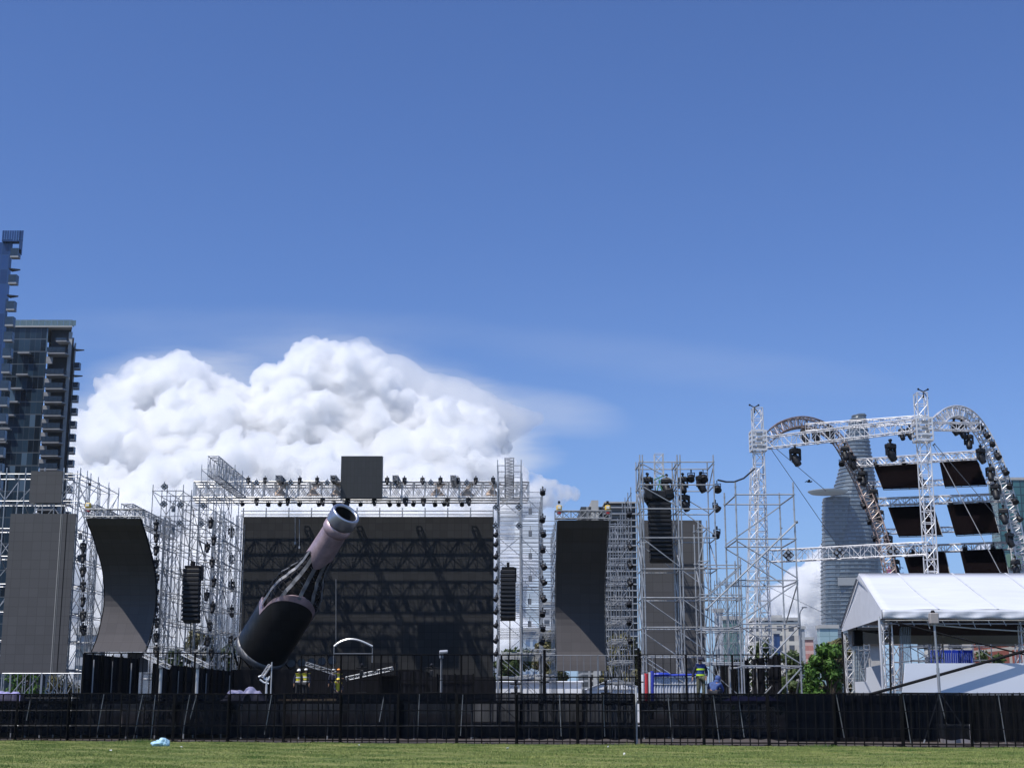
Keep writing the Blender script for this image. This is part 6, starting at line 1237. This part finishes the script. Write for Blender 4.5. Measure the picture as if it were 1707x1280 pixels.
def person(label, loc, rotz, pose, jacket, trousers, vest=None, band=None, helmet=None, hat=None, group=None, hood=None):
    J = {k: Vector(v) for k, v in dict(POSE, **pose).items()}
    rt = thing('person', label, 'person', (0, 0, 0), group); rt.location = loc; rt.rotation_euler = (0, 0, rotz)
    names = list(J); idx = {k: i for i, k in enumerate(names)}; pts = [J[k] for k in names]
    rad = dict(pelvis=(.14, .10), spine=(.13, .095), chest=(.15, .105), neck=.055, head=(.078, .092), crown=.062, shl=.065, ell=.045, wrl=.03, shr=.065, elr=.045, wrr=.03, hil=.09, knl=.06, anl=.042, tol=.035, hir=.09, knr=.06, anr=.042, tor=.035)
    rd = [rad[k] for k in names]
    E = [('pelvis', 'spine'), ('spine', 'chest'), ('chest', 'neck'), ('neck', 'head'), ('head', 'crown'), ('chest', 'shl'), ('shl', 'ell'), ('ell', 'wrl'), ('chest', 'shr'), ('shr', 'elr'), ('elr', 'wrr'), ('pelvis', 'hil'), ('hil', 'knl'), ('knl', 'anl'), ('anl', 'tol'), ('pelvis', 'hir'), ('hir', 'knr'), ('knr', 'anr'), ('anr', 'tor')]
    ed = [(idx[a], idx[b]) for a, b in E]
    for s_, wn, en in ((-1, 'wrl', 'ell'), (1, 'wrr', 'elr')):      # palms, four fingers and a thumb
        d = (J[wn]-J[en]).normalized(); side = d.cross(Vector((0, 1, 0)) if abs(d.y) < .9 else Vector((1, 0, 0))).normalized(); fw = d.cross(side)
        pts.append(J[wn]+d*.075); rd.append((.036, .018)); pm = len(pts)-1; ed.append((idx[wn], pm))
        for k, ln in enumerate((.062, .072, .068, .052)):
            off = fw*(k-1.5)*.021; pts.append(J[wn]+d*.10+off); rd.append(.0095); a = len(pts)-1; ed.append((pm, a)); pts.append(J[wn]+d*(.10+ln*.6)+off+side*s_*.012); rd.append(.009); ed.append((a, a+1)); pts.append(J[wn]+d*(.10+ln)+off+side*s_*.03); rd.append(.007); ed.append((a+1, a+2))
        pts.append(J[wn]+d*.045+fw*-.045); rd.append(.012); a = len(pts)-1; ed.append((pm, a)); pts.append(J[wn]+d*.085+fw*-.06); rd.append(.009); ed.append((a, a+1))
    body = skinmesh('body', pts, ed, rd, SKIN, rt)
    ORG[rt.name] = Vector((0, 0, 0)); ORG[body.name] = Vector((0, 0, 0))
    hc = J['head'].lerp(J['crown'], .35); f = Vector((0, -1, 0)); up = (J['crown']-J['neck']).normalized(); f = (f-up*f.dot(up)).normalized(); sd = up.cross(f)
    fc = MB().ball(hc+f*.10+up*-.01, .014, .02, .024, 6, 4); fc.build('nose', SKIN, body)
    MB().ball(hc+f*.085+sd*.032+up*.018, .012, n=6, m=4).ball(hc+f*.085-sd*.032+up*.018, .012, n=6, m=4).build('eyes', BLACK, body); MB().ball(hc+f*.088-up*.05, .022, .008, .006, 6, 4).build('mouth', mat('lips', (.22, .08, .07), .5), body)
    MB().ball(hc+sd*.085, .012, .02, .028, 6, 4).ball(hc-sd*.085, .012, .02, .028, 6, 4).build('ears', SKIN, body)
    if not hood: MB().ball(hc+up*.035-f*.018, .088, .10, .085, 12, 8).build('hair', BLACK, body, smooth=True)
    def cloth(nm, ks, es, m, add, sub=1):
        ii = {k: i for i, k in enumerate(ks)}; r_ = [tuple(q+add for q in (rad[k] if isinstance(rad[k], tuple) else (rad[k],)*2)) for k in ks]
        return skinmesh(nm, [J[k] for k in ks], [(ii[a], ii[b]) for a, b in es], r_, m, rt, 0, sub)
    J['wl2'] = J['ell'].lerp(J['wrl'], .88); J['wr2'] = J['elr'].lerp(J['wrr'], .88); rad['wl2'] = rad['wr2'] = .033; J['nk2'] = J['chest'].lerp(J['neck'], .7); rad['nk2'] = .06
    cloth('jacket', ['chest', 'spine', 'pelvis', 'nk2', 'shl', 'ell', 'wl2', 'shr', 'elr', 'wr2'], [('chest', 'spine'), ('spine', 'pelvis'), ('chest', 'nk2'), ('chest', 'shl'), ('shl', 'ell'), ('ell', 'wl2'), ('chest', 'shr'), ('shr', 'elr'), ('elr', 'wr2')], jacket, .024)
    J['al2'] = J['knl'].lerp(J['anl'], .9); J['ar2'] = J['knr'].lerp(J['anr'], .9); rad['al2'] = rad['ar2'] = .05
    cloth('trousers', ['pelvis', 'hil', 'knl', 'al2', 'hir', 'knr', 'ar2'], [('pelvis', 'hil'), ('hil', 'knl'), ('knl', 'al2'), ('pelvis', 'hir'), ('hir', 'knr'), ('knr', 'ar2')], trousers, .02)
    for a, b in (('anl', 'tol'), ('anr', 'tor')): cloth('boot', [a, b], [(a, b)], BLACKM, .016)
    if vest:
        cloth('vest', ['chest', 'spine', 'pelvis', 'nk2'], [('chest', 'spine'), ('spine', 'pelvis'), ('chest', 'nk2')], vest, .042)
        if band:
            for t in ((.25, .85) if band is not True else ()):
                c = J['pelvis'].lerp(J['chest'], t); MB().lathe(c, (J['chest']-J['pelvis']), [(-.035, .17), (.035, .17)], 20, (False, False)).build('reflective_band', band, rt)
            bands = [o for o in rt.children if o.name.startswith('reflective_band')]
            for o in bands: o.scale = (1.12, .86, 1)
    if helmet: MB().lathe(hc+up*.01, up, [(0, .135), (.012, .13), (.014, .115), (.06, .108), (.10, .08), (.125, .03), (.128, .0)], 14, (False, False)).obox(hc+up*.02+f*.12, .15, .08, .015, None).build('helmet', helmet, rt, smooth=True)
    if hat: MB().lathe(hc+up*.035, up, [(0, .10), (.002, .17), (.010, .17), (.014, .105), (.09, .095), (.11, .03)], 14, (False, True)).build('hat', hat, rt, smooth=True)
    if hood: MB().ball(hc-f*.01+up*.0, .115, .13, .14, 12, 8).ball(J['neck']-f*.02, .12, .12, .10, 10, 6).build('hood', hood, rt, smooth=True)
    return rt
NAVY = mat('navy cloth', (.012, .016, .04), .85, 0, .3, 8, .3); BLUEV = mat('blue vest', (.03, .07, .28), .8, 0, .2, 8); NEON = mat('neon yellow band', (.55, .80, .04), .5, 0, .1); CAMO = mat('camouflage cloth', (.10, .10, .065), .9, 0, .8, 14)
DENIM = mat('blue denim jacket', (.05, .09, .24), .85, 0, .35, 7, .4); YEL = mat('safety yellow', (.75, .68, .05), .6, 0, .15, 6); WHH = mat('white helmet', (.75, .75, .74), .3); ORH = mat('orange helmet', (.8, .28, .03), .35); DKT = mat('dark trousers', (.02, .021, .026), .85, 0, .2, 6)
D = 63.6
person('person standing on the deck in a dark hat and blue vest with neon yellow bands', (XA(1169, D), D, DK), R(8), dict(wrl=(-.36, -.06, .92), ell=(-.31, .03, 1.13), wrr=(.20, -.12, .96), elr=(.29, .05, 1.14), crown=(.02, -.01, 1.73)), NAVY, CAMO, BLUEV, NEON, hat=NAVY).scale = (1.04, 1.04, 1.04)
person('person crouching with their back turned in a blue hooded jacket beside the standing worker', (XA(1192, D), D-.1, DK), R(165), dict(pelvis=(.05, .12, .34), spine=(.05, .02, .50), chest=(.02, -.10, .66), neck=(-.04, -.18, .76), head=(-.08, -.22, .86), crown=(-.09, -.23, .97), shl=(-.18, -.12, .68), shr=(.21, -.12, .66), ell=(-.26, -.26, .46), elr=(.28, -.26, .46), wrl=(-.14, -.42, .30), wrr=(.14, -.42, .30), hil=(-.06, .10, .32), hir=(.16, .10, .32), knl=(-.20, -.26, .46), knr=(.26, -.26, .46), anl=(-.16, -.02, .08), anr=(.20, -.02, .08), tol=(-.17, -.20, .04), tor=(.22, -.20, .04)), DENIM, DKT, hood=DENIM).scale = (1.15, 1.15, 1.05)
D = 84
for px, d, rz, hel, jk, ps, lb in ((497, 0, .3, WHH, YEL, {}, 'person in yellow vest and white helmet, leftmost on the stage'),
        (509, -1, -.5, WHH, YEL, dict(wrl=(-.2, -.3, 1.1), ell=(-.28, -.08, 1.16)), 'person in yellow vest and white helmet, second from the left on the stage'),
        (555, .5, .2, WHH, NAVY, dict(wrr=(.15, -.32, 1.15)), 'person in dark jacket and white helmet at the middle of the stage'),
        (563, -.5, .9, ORH, YEL, dict(wrl=(-.15, -.34, 1.2), ell=(-.26, -.12, 1.15)), 'person in yellow vest and orange helmet at the middle of the stage')):
    person(lb, (XA(px, D+d), D+d, DK), rz, ps, NAVY, DKT, vest=(YEL if jk is YEL else None), band=mat('silver band', (.6, .6, .6), .3), helmet=hel, group='helmeted workers on the stage')
person('person kneeling in yellow vest and yellow helmet before the two at mid stage', (XA(562, 81), 81, DK), .4, dict(pelvis=(0, .05, .45), spine=(0, 0, .63), chest=(0, -.06, .82), neck=(0, -.10, .95), head=(0, -.13, 1.05), crown=(0, -.13, 1.17), shl=(-.18, -.07, .90), shr=(.18, -.07, .90), ell=(-.24, -.15, .64), elr=(.24, -.15, .64), wrl=(-.14, -.34, .52), wrr=(.14, -.34, .52), hil=(-.1, .05, .43), hir=(.1, .05, .43), knl=(-.13, -.32, .42), anl=(-.13, -.28, .08), tol=(-.14, -.42, .04), knr=(.12, -.22, .07), anr=(.12, .20, .08), tor=(.12, .32, .05)), NAVY, DKT, vest=YEL, helmet=mat('yellow helmet', (.8, .6, .05), .35), group='helmeted workers on the stage')

# ------------------------------------------------------------------ thin haze round the whole place, clouds outside it
m = bpy.data.materials.new('haze air'); m.use_nodes = True; nt = m.node_tree; nt.nodes.clear(); o_ = nt.nodes.new('ShaderNodeOutputMaterial'); v_ = nt.nodes.new('ShaderNodeVolumePrincipled')
v_.inputs['Density'].default_value = .00005; v_.inputs['Color'].default_value = (.80, .88, 1, 1); nt.links.new(v_.outputs[0], o_.inputs['Volume'])
tag(MB().box((-1500, -60, -1), (1500, 1480, 300)).build('haze', m), kind='stuff')
